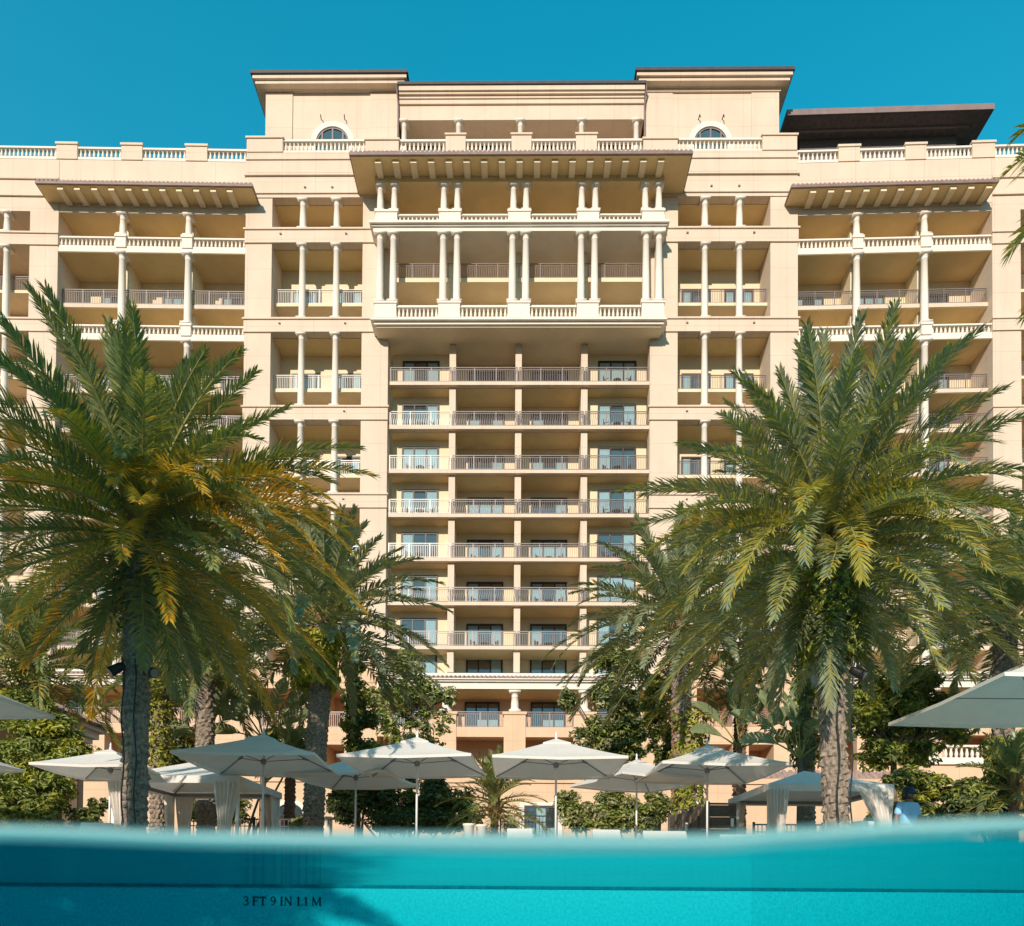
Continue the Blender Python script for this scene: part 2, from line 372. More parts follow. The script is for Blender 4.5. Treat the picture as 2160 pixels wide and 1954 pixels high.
def tiles(fr, u0, u1, d0, z0, d1, z1, parent=None, r=.12, sp=.30, name='roof_tiles', hipl=0, hipr=0):
    mb = MB(); n = int((u1 - u0) / sp)              # barrel tiles running up the slope from the eave
    vs = lambda a, b, z, q: (a, -b, z)
    for k in range(n):
        c = u0 + (k + .5) * (u1 - u0) / n
        t1 = 1.0
        if hipl: t1 = min(t1, (c - u0) / hipl + .04)
        if hipr: t1 = min(t1, (u1 - c) / hipr + .04)
        de, ze = d0 + (d1 - d0) * t1, z0 + (z1 - z0) * t1
        P = [];
        for (dd, zz) in ((d0, z0), (de, ze)):
            for j in range(6):
                a = math.pi * j / 5; P.append((c + r * math.cos(a), -dd, zz + r * .9 * math.sin(a)))
        mb.add(P, [(j, j+1, 7+j, 6+j) for j in range(5)] + [(5, 4, 3, 2, 1, 0)])
    mb.quad((u0, -d0, z0), (u1, -d0, z0), (u1 - hipr, -d1, z1), (u0 + hipl, -d1, z1))
    if hipl: mb.add([(u0, -d0, z0), (u0 + hipl, -d1, z1), (u0, -d1, z0)], [(0, 1, 2)])
    if hipr: mb.add([(u1, -d0, z0), (u1, -d1, z0), (u1 - hipr, -d1, z1)], [(0, 1, 2)])
    return hp(name, mb, M['tile'], fr, parent)

UC = lambda px, py=700, d=0: FC.u(px, py, d)
ZC = lambda py, px=1095, d=0: FC.z(py, px, d)
ZB = -.3
DEEP = -2.6
S_FL = .24                                            # slab thickness
# ---------- the two towers of loggias
TOW = {'L': dict(out=(515, 571), op=(571, 763), inn=(763, 819), cols=(634, 706), ref=640),
       'R': dict(out=(1625, 1683), op=(1429.4, 1625), inn=(1371, 1429.4), cols=(1488, 1561.5), ref=1555)}
ztw = lambda py: FC.z(py, 640)
BANDS = [(483, 514), (672, 702), (857, 887), (1041, 1072), (1226, 1257)]
MIDS = [628, 811, 993.5, 1177, 1361]
for sd, T in TOW.items():
    o0, o1 = sorted((UC(T['out'][0]), UC(T['out'][1]))); a0, a1 = UC(T['op'][0]), UC(T['op'][1]); i0, i1 = UC(T['inn'][0]), UC(T['inn'][1])
    lo, hi = min(o0, i0), max(o1, i1)
    top = ztw(419)
    w = MB()
    for x0, x1, dp in ((o0, o1, 2.6), (i0, i1, .9)): w.box(x0, x1, 0, dp, ZB, top)
    hp('pier_wall', w, M['cream'])
    w = MB(); w.box(lo + .1, hi - .1, 2.3, 2.6, ZB, top); hp('rear_wall', w, M['innerwall'])
    b = MB()
    for y0, y1 in BANDS:
        za, zb = ztw(y1), ztw(y0)
        b.box(lo - .03, hi + .03, -.07, .55, za + .05, zb - .14); b.box(lo - .12, hi + .12, -.16, .60, zb - .14, zb - .02); b.box(lo - .05, hi + .05, -.10, .5, za, za + .05)
        b.box(a0 + .01, a1 - .01, .58, 2.29, za + .1, za + .36)
    # entablature above the top loggia
    b.box(lo - .02, hi + .02, -.05, 2.5, ztw(418), ztw(411)); b.box(lo - .10, hi + .10, -.14, 2.4, ztw(411), ztw(408))
    b.box(lo, hi, -.02, 2.3, ztw(408), ztw(373)); b.box(lo - .1, hi + .1, -.15, 2.2, ztw(373), ztw(369))
    b.box(lo + .2, hi - .2, .12, 2.2, ztw(369), ztw(364)); b.box(lo, hi, 0, 2.1, ztw(364), ztw(338)); b.box(lo - .04, hi + .04, -.08, 2.0, ztw(338), ztw(334))
    b.box(lo, hi, .02, 1.9, ztw(334), ztw(320))
    hp('cornice_band', b, M['cream'])
    for q in range(2):
        v = MB(); cx = a0 + (a1 - a0) * (.36 + .3 * q); zz = ztw(397); v.box(cx - .07, cx + .07, -.10, -.022, zz - .03, zz + .05); hp('spotlight', v, M['gutter'])
        for y0, y1 in BANDS[:4]:
            v = MB(); cx = a0 + (a1 - a0) * (.1 + .72 * q); zz = (ztw(y0) + ztw(y1)) / 2 + .08; v.box(cx - .07, cx + .07, -.15, -.072, zz - .03, zz + .05); hp('spotlight', v, M['gutter'])
    # openings: (top z, bottom z, mid slab)
    tops = [top] + [ztw(y1) for _, y1 in BANDS]; bots = [ztw(y0) for y0, _ in BANDS] + [ztw(1408)]
    for k in range(6):
        zt, zb = tops[k], bots[k]
        for c in T['cols']: column(FC, UC(c), zb, zt, -.26, .235)
        if k: 
            zm = ztw(MIDS[k - 1])
            s = MB(); s.box(a0 + .01, a1 - .01, .62, 2.29, zm - .12, zm + .1); hp('balcony_slab', s, M['innerwall'])
            lit = (sd == 'L')
            railing(FC, a0 + .02, a1 - .02, zm + .1, -.72, mat='rail' if (sd == 'R') else 'railglint')
            for q, f in enumerate((.12, .6)):
                door(FC, a0 + (a1-a0)*f, a0 + (a1-a0)*(f+.33), zm + .1, zm + 2.4, -2.3)
        s = MB(); s.box(a0 + .01, a1 - .01, .56, 2.29, zt, zt + .12); hp('ceiling', s, M['inner'])
    # parapet: corner pier, balustrade, wide pier
    ps = MB()
    if sd == 'L': prs = [(521, 597, 290), (771, 841, 294)]; bs = (597, 771)
    else: prs = [(1608, 1681, 284), (1357, 1429, 292)]; bs = (1429, 1608)
    for k, (x0, x1, yt) in enumerate(prs):
        u0, u1 = UC(x0, 300), UC(x1, 300); zt = ZC(yt, (x0 + x1) / 2); z0 = ztw(321)
        ps.box(u0, u1, -.04, .8, z0, zt - .13)
        ps.box(u0 - .08, u1 + .08, -.12, .88, zt - .13, zt)
    hp('parapet_pier', ps, M['cream'])
    balustrade(FC, UC(bs[0], 300) + .01, UC(bs[1], 300) - .01, ztw(322), ztw(293), -.2)
    # tower block behind the parapet
    D = -2.2
    if sd == 'L': x0, x1, ry = 561.5, 838, 146
    else: x0, x1, ry = 1362, 1642, 140
    xm = (x0 + x1) / 2
    u0, u1 = FC.u(x0, 250, D), FC.u(x1, 250, D); zz = lambda y: FC.z(y, xm, D)
    w = MB(); w.box(u0, u1, -D, -D + 9, ztw(330), zz(197)); 
    pl = [(u0, u0 + 2.0), (u1 - 2.0, u1)]
    for q0, q1 in pl: w.box(q0 - .02, q1 - .0 if q1 < u1 else q1 + .02, -D - .08, -D - .001, ztw(330), zz(198.5))
    hp('tower_wall', w, M['cream'])
    c = MB(); zt = FC.z(ry + 4, xm, D + .9)
    for (pr, za, zb) in ((.14, zz(197), zz(190)), (.22, zz(190), zt - .62), (.62, zt - .60, zt - .36), (.78, zt - .36, zt - .10)):
        c.box(u0 - pr, u1 + pr, -D - pr, -D + 9 + pr, za, zb)
    hp('cornice', c, M['cream'])
    c = MB(); c.box(u0 - .90, u1 + .90, -D - .90, -D + 9.9, zt - .10, zt + .12); hp('flat_roof', c, M['roofmetal'])
    # arched window with its pale surround
    ux, zc_ = FC.uz(702 if sd == 'L' else 1498, 305.5, D); ro, ri = 1.63, 1.24; n = 22
    a = MB()
    for k in range(n):
        t0, t1 = math.pi * k / n, math.pi * (k + 1) / n
        q = lambda r, t, y: (ux + r * math.cos(t), y, zc_ + r * math.sin(t))
        y0, y1 = -D - .16, -D + .02
        a.add([q(ri,t0,y0),q(ro,t0,y0),q(ro,t1,y0),q(ri,t1,y0),q(ri,t0,y1),q(ro,t0,y1),q(ro,t1,y1),q(ri,t1,y1)], [(0,1,2,3),(1,5,6,2),(4,0,3,7)])
    for sg in (-1, 1): a.box(ux + sg * ri, ux + sg * ro, -D - .16, -D, zc_ - 1.2, zc_)
    wn = hp('arched_window', a, M['stone'])
    pts = [(ux + ri * math.cos(math.pi * k / n), -D - .05, zc_ + ri * math.sin(math.pi * k / n)) for k in range(n + 1)]
    g = MB(); g.add(pts + [(ux - ri, -D - .05, zc_ - 1.2), (ux + ri, -D - .05, zc_ - 1.2)], [tuple(range(n + 3))]); g.build('glass_pane', M['glass'], wn, HI @ FC.mat)
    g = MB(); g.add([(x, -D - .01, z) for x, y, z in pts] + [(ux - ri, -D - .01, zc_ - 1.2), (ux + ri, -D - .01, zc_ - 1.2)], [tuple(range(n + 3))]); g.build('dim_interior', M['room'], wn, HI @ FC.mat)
    g = MB()
    for k in range(n):
        t0, t1 = math.pi * k / n, math.pi * (k + 1) / n; r2 = ri - .12
        g.add([(ux + r * math.cos(t), -D - .09, zc_ + r * math.sin(t)) for r, t in ((r2,t0),(ri,t0),(ri,t1),(r2,t1))], [(0, 1, 2, 3)])
    for x in (-.5, 0, .5): g.box(ux + x*1.55 - .06, ux + x*1.55 + .06, -D - .10, -D - .055, zc_ - 1.2, zc_ + (ri - .05) * math.cos(math.asin(min(1, abs(x) * 1.55 / ri))))
    g.build('window_frame', M['rail'], wn, HI @ FC.mat)
    for sg in (-1, 1):
        v = MB(); x = ux + sg * .88; v.tube([(x, -D - .01, zc_ + 1.9), (x + .03, -D - .3, zc_ + 1.95), (x + .06, -D - .34, zc_ + 1.7)], .035, 5); hp('lamp_bracket', v, M['black'])

# ---------- central upper block between the towers
D = -2.0; zz = lambda y: FC.z(y, 1100, D)
u0, u1 = FC.u(843, 240, D), FC.u(1358, 240, D)
w = MB(); w.box(u0, u1, -D, -D + .5, zz(253), zz(222)); w.box(u0, u1, -D + 1.9, -D + 2.2, ztw(330), zz(222)); w.box(u0, u1, -D + .51, -D + 1.88, zz(253) + .02, zz(250) + .05)
hp('upper_wall', w, M['cream'])
c = MB(); zt = FC.z(178, 1100, D + .45)
for pr, za, zb in ((.12, zz(222), zz(213)), (.2, zz(213), zz(208)), (.34, zz(208), zt - .40), (.45, zt - .40, zt - .05)): c.box(u0, u1, -D - pr, -D + 6, za, zb)
hp('cornice', c, M['cream'])
c = MB(); c.box(u0 - .1, u1 + .1, -D - .55, -D + 6.2, zt - .05, zt + .15); hp('flat_roof', c, M['roofmetal'])
for x in (851.6, 966.7, 1097.6, 1227, 1343): column(FC, FC.u(x, 280, D), ztw(330), zz(253), D - .22, .225)
for x in (904, 1026, 1157, 1290):
    ux, z0 = FC.uz(x, 285, D - 1.9); v = MB(); v.add([(ux-.42,-D+1.86,z0-1.2),(ux+.42,-D+1.86,z0-1.2),(ux+.42,-D+1.86,z0-.2),(ux,-D+1.86,z0+.28),(ux-.42,-D+1.86,z0-.2)], [(0,1,2,3,4)]); hp('arched_doorway', v, M['frame'])
for x, dx in ((838, .2), (1362, -.2)):
    ux = FC.u(x, 240, D); v = MB(); v.tube([(ux, -D - .5, zt), (ux + dx * .3, -D - .16, zz(215)), (ux + dx * .5, -D - .14, zz(205) - .9), (ux + dx * .5, -D - .14, ztw(325))], .06, 6); hp('downpipe', v, M['gutter'])
# roof terrace parapet in front of it
ps = MB(); sect = [841, 940, 982, 1079, 1121, 1215, 1259, 1357]; zt = ZC(292)
for k in (1, 3, 5):
    a0, a1 = UC(sect[k], 300), UC(sect[k + 1], 300); ps.box(a0, a1, -.02, .6, ztw(335), ZC(286)); ps.box(a0 - .07, a1 + .07, -.1, .68, ZC(286), ZC(282.5))
hp('parapet_pier', ps, M['cream'])
for k in (0, 2, 4, 6): balustrade(FC, UC(sect[k], 300) + .01, UC(sect[k + 1], 300) - .01, ZC(322), zt, -.2)
w = MB(); w.box(UC(841), UC(1357), 0.0, 2.6, ZC(372), ZC(323)); hp('parapet_wall', w, M['cream'])

# ---------- big eave over the projecting bay
DE, DB = 2.75, 1.35
ze = FC.z(328, 1095, DE); ua, ub = FC.u(737, 328, DE), FC.u(1461, 328, DE)
zsl = ze + 1.3
rf = tiles(FC, ua, ub, DE + .06, ze + .22, 0.0, zsl, name='eave_roof', hipl=2.4, hipr=2.4)
g = MB(); g.box(ua - .02, ub + .02, -DE - .07, -DE + .05, ze + .02, ze + .2); 
for x in (ua - .02, ub - .04): g.box(x, x + .06, -DE + .06, -.02, ze + .03, ze + .19)
hp('gutter', g, M['gutter'], parent=rf)
s = MB(); s.box(ua + .05, ub - .05, -DE + .06, -.02, ze, ze + .10); hp('soffit', s, M['inner'], parent=rf)
for k in range(17):
    c = FC.u(700 + (245 + k * 94.1) / 2.52, 345, DE - .3); v = MB(); v.box(c - .21, c + .21, -DE + .28, -DB - .01, ze - .20, ze - .004); hp('rafter_tail', v, M['innerwall'], parent=rf)
zbe = FC.z(384, 1095, DB)
bu0, bu1 = FC.u(787, 500, DB), FC.u(1404, 500, DB)
b = MB(); b.box(bu0 + .1, bu1 - .1, -DB - .01, -DB + .5, zbe, ze - .006)
for x0 in (bu0 + .1, bu1 - .6): b.box(x0, x0 + .5, -DB + .51, -.01, zbe, ze - .006)
hp('bay_beam', b, M['inner'])
# ---------- projecting bay: pedestals, columns, balustrades, cornices
zb = lambda y: FC.z(y, 1095, DB)
PAIRS_U = [(799, 829), (934, 963), (1082, 1109), (1227, 1256), (1362, 1391)]
PAIRS_L = [(799.5, 828), (933.5, 963), (1080.5, 1109), (1226, 1255), (1364, 1391.5)]
PEDS = [(789, 838.5), (923.5, 972.5), (1069.5, 1120), (1215.5, 1265), (1352.5, 1403)]
for pairs, zt, zc0, ztop, zbot, rr, pede in ((PAIRS_U, zbe, zb(443), zb(443), zb(469), .225, 430), (PAIRS_L, zb(488), zb(636), zb(636), zb(671), .255, 640)):
    pd = MB()
    for (x0, x1) in PEDS:
        a, c = FC.u(x0, 560, DB), FC.u(x1, 560, DB)
        pd.box(a + .06, c - .06, -DB - .02, -DB + .62, zbot, ztop - .14); pd.box(a, c, -DB - .08, -DB + .68, ztop - .14, ztop); pd.box(a + .02, c - .02, -DB - .06, -DB + .66, zbot + .01, zbot + .2)
    hp('pedestal', pd, M['stone'])
    for k, (x0, x1) in enumerate(PEDS[:-1]):
        balustrade(FC, FC.u(x1, 560, DB) - .04, FC.u(PEDS[k + 1][0], 560, DB) + .04, zbot, ztop - .16, DB - .28)
    for pr in pairs:
        for x in pr: column(FC, FC.u(x, 560, DB), zc0, zt, DB - .30, rr)
    for e in (0, 1):                                  # side returns
        uu = bu0 + .12 if e == 0 else bu1 - .38
        w = MB(); w.box(uu, uu + .26, -DB + .7, -.05, zbot, ztop - .3); hp('side_parapet', w, M['stone'])
        w = MB(); uu = bu0 + .12 if e == 0 else bu1 - .52; w.box(uu, uu + .4, -.48, -.02, zc0, zt); hp('pilaster', w, M['stone'])
cn = MB()
z1_, z0_ = zb(469), zb(488)
cn.box(bu0 - .02, bu1 + .02, -DB - .06, .2, z1_ - .10, z1_ - .002); cn.box(bu0 - .22, bu1 + .22, -DB - .30, .0, z1_ - .26, z1_ - .10); cn.box(bu0 - .1, bu1 + .1, -DB - .14, -.01, z1_ - .36, z1_ - .26)
cn.box(bu0, bu1, -DB - .02, 2.5, z0_ + .004, z1_ - .36)
hp('bay_cornice', cn, M['stone'])
cn = MB(); z1_ = zb(671); zs_ = zb(683)
cn.box(bu0 - .02, bu1 + .02, -DB - .05, 2.5, z1_ - .12, z1_ - .002); cn.box(bu0 - .1, bu1 + .1, -DB - .16, .0, z1_ - .22, z1_ - .12); cn.box(bu0 + .1, bu1 - .1, -DB + .04, -.0, zs_, z1_ - .22)
hp('bay_base_cornice', cn, M['stone'])
cn = MB(); cn.box(bu0 + .25, bu1 - .25, -DB + .2, -.2, zs_ - .10, zs_ - .004); cn.box(bu0 + .4, bu1 - .4, -.19, 2.4, zs_ - .04, zs_ - .006); hp('bay_soffit', cn, M['innerwall'])
zmid = FC.z(586, 1095, -.25)
s = MB(); s.box(bu0 + .9, bu1 - .9, .26, 2.4, zmid - .30, zmid); hp('balcony_slab', s, M['innerwall'])
railing(FC, bu0 + .95, bu1 - .95, zmid, -.32)
w = MB(); w.box(UC(819), UC(1371), 2.42, 2.7, zs_, ZC(372)); hp('rear_wall', w, M['innerwall'])
for x in (953, 1093, 1233):
    u = UC(x, 560, -.3); w = MB(); w.box(u - .22, u + .22, .3, 2.4, zb(671), zbe); hp('fin_wall', w, M['innerwall'])
w = MB(); w.box(bu0 + .6, bu1 - .6, -DB + .505, 2.4, zbe + .002, zbe + .1); hp('ceiling', w, M['inner'])

# ---------- stacked central balconies
DS = -.15
cu0, cu1 = UC(819, 1000) + .0, UC(1371, 1000)
fins = [FC.u(953, 900, DS), FC.u(1093, 900, DS), FC.u(1233, 900, DS)]
fz = [FC.z(805 + 93 * k, 1095, DS) for k in range(7)] + [FC.z(1416, 1095, DS)]
for x in fins:
    w = MB(); w.box(x - .23, x + .23, .45, 2.55, fz[7], zs_ - .05); hp('fin_wall', w, M['cream'])
w = MB(); w.box(fins[0], fins[2], 2.56, 2.8, fz[7], zs_); hp('rear_wall', w, M['innerwall'])
for a, c in ((cu0, fins[0] - .24), (fins[2] + .24, cu1)):
    w = MB(); w.box(a, c, 1.5, 1.8, fz[7], zs_); hp('rear_wall', w, M['innerwall'])
bays = [(cu0, fins[0] - .23), (fins[0] + .23, fins[1] - .23), (fins[1] + .23, fins[2] - .23), (fins[2] + .23, cu1)]
wx = [(847, 925), (986, 1063), (1120, 1197), (1260, 1341)]
CURT = [(1, 0, 1), (1, 1, 1), (1, 0, 0), (0, 0, 1), (1, 2, 1)]
for k in range(8):
    z = fz[k]
    if k < 7:
        s = MB(); s.box(cu0 + .005, cu1 - .005, .15, .5, z - S_FL, z)
        s.box(cu0 + .005, cu1 - .005, .50, 2.55, z - S_FL + .02, z); hp('balcony_slab', s, M['cream'])
        s = MB(); s.box(cu0 + .01, cu1 - .01, .55, 2.54, z - S_FL, z - S_FL + .016); hp('ceiling', s, M['inner'])
        for q, (a, c) in enumerate(bays):
            railing(FC, a - (.2 if q else -.02), c + (.2 if q < 3 else -.02), z, DS - .09, wavy=(k in (1, 3, 5)), mat='railglint' if (q == 0 and k in (1, 2, 3, 4)) else 'rail')
    for q in range(4):
        dd = -1.5 if q in (0, 3) else -2.56
        ux0, ux1 = FC.u(wx[q][0], 1050, dd), FC.u(wx[q][1], 1050, dd)
        door(FC, ux0, ux1, z + .02, z + 2.44, dd, CURT[(k * 3 + q * 2) % 5])
# ---------- the two wings
def wing(fr, PXA, PXB, cols, pier, far, parx, ref, eave, raf, side):
    zw = lambda y: fr.z(y, ref)
    a, b = sorted((fr.u(PXA), fr.u(PXB))); p0, p1 = fr.u(pier[0]), fr.u(pier[1])
    f0, f1 = sorted((fr.u(far[0]), fr.u(far[1]))); lo, hi = min(a, f0), max(b, f1)
    top = zw(449)
    w = MB(); w.box(p0, p1, 0, 2.6, ZB, top); hp('pier_wall', w, M['cream'], fr)
    w = MB(); w.box(lo, hi, 2.61, 2.9, ZB, zw(345)); hp('rear_wall', w, M['innerwall'], fr)
    # frieze, wall under the parapet, parapet
    w = MB(); w.box(a, b, .04, .22, zw(449), zw(432)); w.box(a, b, .02, 2.6, zw(432), zw(341)); w.box(lo, hi, .05, 2.5, zw(341), zw(338))
    q0, q1 = (f0, a - .01) if side == 'L' else (b + .01, f1)
    w.box(q0, q1, .0, 2.6, top + .002, zw(341)); w.box(q0, q1, -.12, .0, zw(419), zw(415)); w.box(q0, q1, -.10, .0, zw(383), zw(379))
    hp('parapet_wall', w, M['cream'], fr)
    ps = MB(); edges = []
    for x0, x1 in parx:
        u0, u1 = fr.u(x0, 320), fr.u(x1, 320); ps.box(u0, u1, -.01, .55, zw(337.5), zw(308)); ps.box(u0 - .06, u1 + .06, -.08, .62, zw(308), zw(303.5)); edges.append((u0, u1))
    hp('parapet_pier', ps, M['cream'], fr)
    xs = [lo] + [e for q in edges for e in q] + [hi]
    for k in range(0, len(xs), 2):
        if xs[k + 1] - xs[k] > .5: balustrade(fr, xs[k] + .01, xs[k + 1] - .01, zw(337), zw(310.5), -.2)
    # eave
    d = 1.35; ze = fr.z(392, ref, d); e0, e1 = fr.u(eave[0], 392, d), fr.u(eave[1], 392, d)
    rf = tiles(fr, e0, e1, d + .05, ze + .2, -.0, ze + .85, name='eave_roof', hipl=.9, hipr=.9)
    g = MB(); g.box(e0 - .02, e1 + .02, -d - .06, -d + .05, ze + .02, ze + .18)
    for x in (e0 - .02, e1 - .04): g.box(x, x + .06, -d + .06, -.02, ze + .03, ze + .17)
    hp('gutter', g, M['gutter'], fr, rf)
    s = MB(); s.box(e0 + .05, e1 - .05, -d + .06, .015, ze, ze + .1); hp('soffit', s, M['inner'], fr, rf)
    for x in raf:
        c = fr.u(x, 400, d - .2); v = MB(); v.box(c - .2, c + .2, -d + .16, .01, ze - .2, ze - .004); hp('rafter_tail', v, M['innerwall'], fr, rf)
    # floors: balustraded floors and set-back middle floors
    pedx = [fr.u(c) for c in cols]
    for (yt, yb) in ((499, 532), (685, 717)):
        za, zb_ = zw(yb), zw(yt); s = MB(); s.box(a + .01, b - .01, .02, 2.6, za, za + .30); hp('balcony_slab', s, M['stone'], fr)
        cs = MB(); cs.box(a + .01, b - .01, .06, 2.58, za - .03, za - .004); hp('ceiling', cs, M['inner'], fr)
        ed = [a] + [e for u in pedx for e in (u - .36, u + .36)] + [b]
        for k in range(0, len(ed), 2): balustrade(fr, ed[k] + .012, ed[k + 1] - .012, za + .31, zb_, -.2)
        for u in pedx:
            pd = MB(); pd.box(u - .36, u + .36, -.06, .5, za + .31, zb_ - .1); pd.box(u - .42, u + .42, -.12, .56, zb_ - .1, zb_ + .08); hp('pedestal', pd, M['stone'], fr)
    singles = [638, 820, 904, 997, 1089, 1182, 1275, 1367]
    for i, y in enumerate(singles):
        z = zw(y); s = MB(); s.box(a + .01, b - .01, .5, 2.6, z, z + .28); hp('balcony_slab', s, M['cream'], fr)
        cs = MB(); cs.box(a + .02, b - .02, .55, 2.58, z - .03, z - .004); hp('ceiling', cs, M['inner'], fr)
        ed = [a] + pedx + [b]
        for k in range(len(ed) - 1):
            railing(fr, ed[k] + .02, ed[k + 1] - .02, z + .28, -.58, wavy=(i % 2 == 1 and i > 1))
            c = (ed[k] + ed[k + 1]) / 2 + (.5 if side == 'L' else -.4); door(fr, c - 1.1, c + 1.1, z + .28, z + 2.6, -2.61, CURT[(i + k) % 5])
    for u in pedx:
        column(fr, u, zw(499) + .08, top, -.25, .23)
        column(fr, u, zw(685) + .08, zw(532), -.25, .26)
        for (yt, yb) in ((717, 1041), (1041, 1411)): column(fr, u, zw(yb), zw(yt), -.25, .26)
        w = MB(); w.box(u - .13, u + .13, .95, 2.6, ZB, top); hp('fin_wall', w, M['innerwall'], fr)
    cs = MB(); cs.box(a + .01, b - .01, .225, 2.6, top + .02, top + .1); hp('ceiling', cs, M['inner'], fr)
    # the end loggia beyond the outer pier
    q0, q1 = (f0, p0) if side == 'L' else (p1, f1)
    bd = MB(); l0, l1 = (f0, p1 + .02) if side == 'L' else (p0 - .02, f1)
    bands = [(494, 521), (675, 703), (861, 889), (1044, 1073), (1228, 1258)]
    for yt, yb in bands:
        za, zb_ = zw(yb), zw(yt); bd.box(l0, l1, -.06, .55, za + .05, zb_ - .13); bd.box(l0 - .05, l1 + .06, -.14, .6, zb_ - .13, zb_ - .01); bd.box(l0, l1, -.09, .5, za, za + .05)
        bd.box(q0, q1 - .0, .62, 2.6, za + .1, za + .35)
    hp('cornice_band', bd, M['cream'], fr)
    tops = [top] + [zw(yb) for _, yb in bands]; bots = [zw(yt) for yt, _ in bands] + [zw(1411)]
    eb = MB(); e0, e1_ = (f0, fr.u(-95)) if side == 'L' else (fr.u(2270), f1); eb.box(e0, e1_, -.015, 2.59, ZB, top - .004); hp('end_wall', eb, M['cream'], fr)
    for k in range(6):
        cx = fr.u(6, 700) if side == 'L' else fr.u(2195, 700)
        column(fr, cx, bots[k], tops[k], -.26, .235)
        if k:
            zm = (bots[k] + tops[k]) / 2 - .1; s = MB(); s.box(q0, q1, .62, 2.6, zm - .2, zm); hp('balcony_slab', s, M['innerwall'], fr)
            railing(fr, q0 + .02, q1 - .02, zm, -.72)
wing(FL, 119, 515, (252, 392), (59, 119), (-520, 59), ((-45, -5), (119, 163), (256, 300), (392, 437)), 300, (75, 533), [(t + 2) / 2.52 for t in (318, 408, 500, 590, 682, 772, 862, 950, 1042, 1132, 1220)], 'L')
wing(FR, 1683, 2094, (1810, 1954), (2094, 2154), (2154, 2700), ((1769, 1814), (1910, 1954), (2051, 2099), (2190, 2235)), 1880, (1669, 2106), [1360 + t / 2.52 for t in (895, 990, 1080, 1178, 1270, 1362, 1455, 1547, 1640, 1735, 1830)], 'R')

# ---------- dark roof-top pavilion on the right wing
D = -5.0; zt = FR.z(225, 1880, D + 1.6)
r0, r1 = FR.u(1660, 240, D + 1.6), FR.u(2098, 231, D + 1.6)
ph = MB(); ph.box(r0, r1, -D - 1.6, -D + 9, zt - .42, zt + .02); pr = hp('penthouse_roof', ph, M['gutter'], FR)
s = MB(); s.box(r0 + .05, r1 - .05, -D - 1.5, -D + 8.8, zt - .46, zt - .425); s.build('soffit', M['darkwood'], pr, HI @ FR.mat)
s = MB(); s.box(r0 + .9, r1 - 1.2, -D - .55, -D - .4, zt - .56, zt - .465); s.build('batten', M['rail'], pr, HI @ FR.mat)
w = MB(); w.box(r0 + 1.6, r1 - 1.8, -D + .2, -D + 8, FR.z(345, 1880), zt - .465); hp('penthouse_wall', w, M['darkwood'], FR)
for k in range(3):
    c0 = r0 + 3.0 + k * 4.6; g = MB(); g.box(c0, c0 + 3.0, -D + .12, -D + .19, zt - 4.4, zt - 2.3); o = hp('penthouse_window', g, M['frame'], FR)
    q = MB(); q.quad((c0 + .1, -D + .10, zt - 4.3), (c0 + 2.9, -D + .10, zt - 4.3), (c0 + 2.9, -D + .10, zt - 2.4), (c0 + .1, -D + .10, zt - 2.4)); q.build('glass_pane', M['glass'], o, HI @ FR.mat)

# ---------- peach podium: loggia storey with tiled ledge, then the ground storey with its own tiled coping
DP = 1.6
def podium(x0, x1, cols, dz, tilez):
    u0, u1 = FC.u(x0, 1480, DP), FC.u(x1, 1480, DP)
    z = lambda y: FC.z(y + dz, (x0 + x1) / 2, DP)
    cap = MB(); cap.box(u0, u1, -.9, 1.2, z(1421), z(1414)); hp('ledge_cap', cap, M['stone'])
    tiles(FC, u0, u1, DP + .5, z(1435), .91, z(1422), name='tiled_ledge')
    c = MB(); c.box(u0 - .02, u1 + .02, -DP - .48, -.92, z(1437.5), z(1434.8)); c.box(u0, u1, -DP - .34, -.93, z(1441), z(1437.6)); c.box(u0, u1, -DP - .16, -.94, z(1455), z(1441.2)); hp('cornice', c, M['stone'])
    c = MB(); c.box(u0, u1, -DP + .02, .95, z(1456.5), z(1455.2)); hp('ceiling', c, M['inner'])
    w = MB(); w.box(u0, u1, .9, 1.2, ZB, z(1422)); hp('rear_wall', w, M['peach'])
    sp = MB(); sp.box(u0, u1, -DP, -DP + .35, z(1555), z(1534)); sp.box(u0, u1, -DP + .36, .88, z(1548), z(1538)); hp('spandrel_wall', sp, M['peach'])
    pu = [FC.u(c, 1480, DP) for c in cols]; ed = [u0] + [e for u in pu for e in (u - .77, u + .77)] + [u1]
    for u in pu:
        p = MB(); p.box(u - .74, u + .74, -DP - .06, -DP + .7, ZB, z(1508)); p.box(u - .82, u + .82, -DP - .14, -DP + .78, z(1508), z(1502)); hp('pedestal', p, [M['peach']])
        column(FC, u, z(1502), z(1456.6), DP - .3, .27)
    for k in range(0, len(ed), 2):
        if ed[k + 1] - ed[k] > 1: 
            railing(FC, ed[k] + .02, ed[k + 1] - .02, z(1534), DP - .15)
            c = (ed[k] + ed[k + 1]) / 2
            if ed[k + 1] - ed[k] > 2.8: door(FC, c - 1.25, c + 1.25, z(1534) + .02, z(1534) + 2.35, -.9, (0, 2, 2))
podium(796, 1400, (940, 1086, 1233, 1376), 0, 0)
podium(80, 424, (200, 330), -9, 0)
podium(1700, 2300, (1830, 1970, 2110), -4, 0)
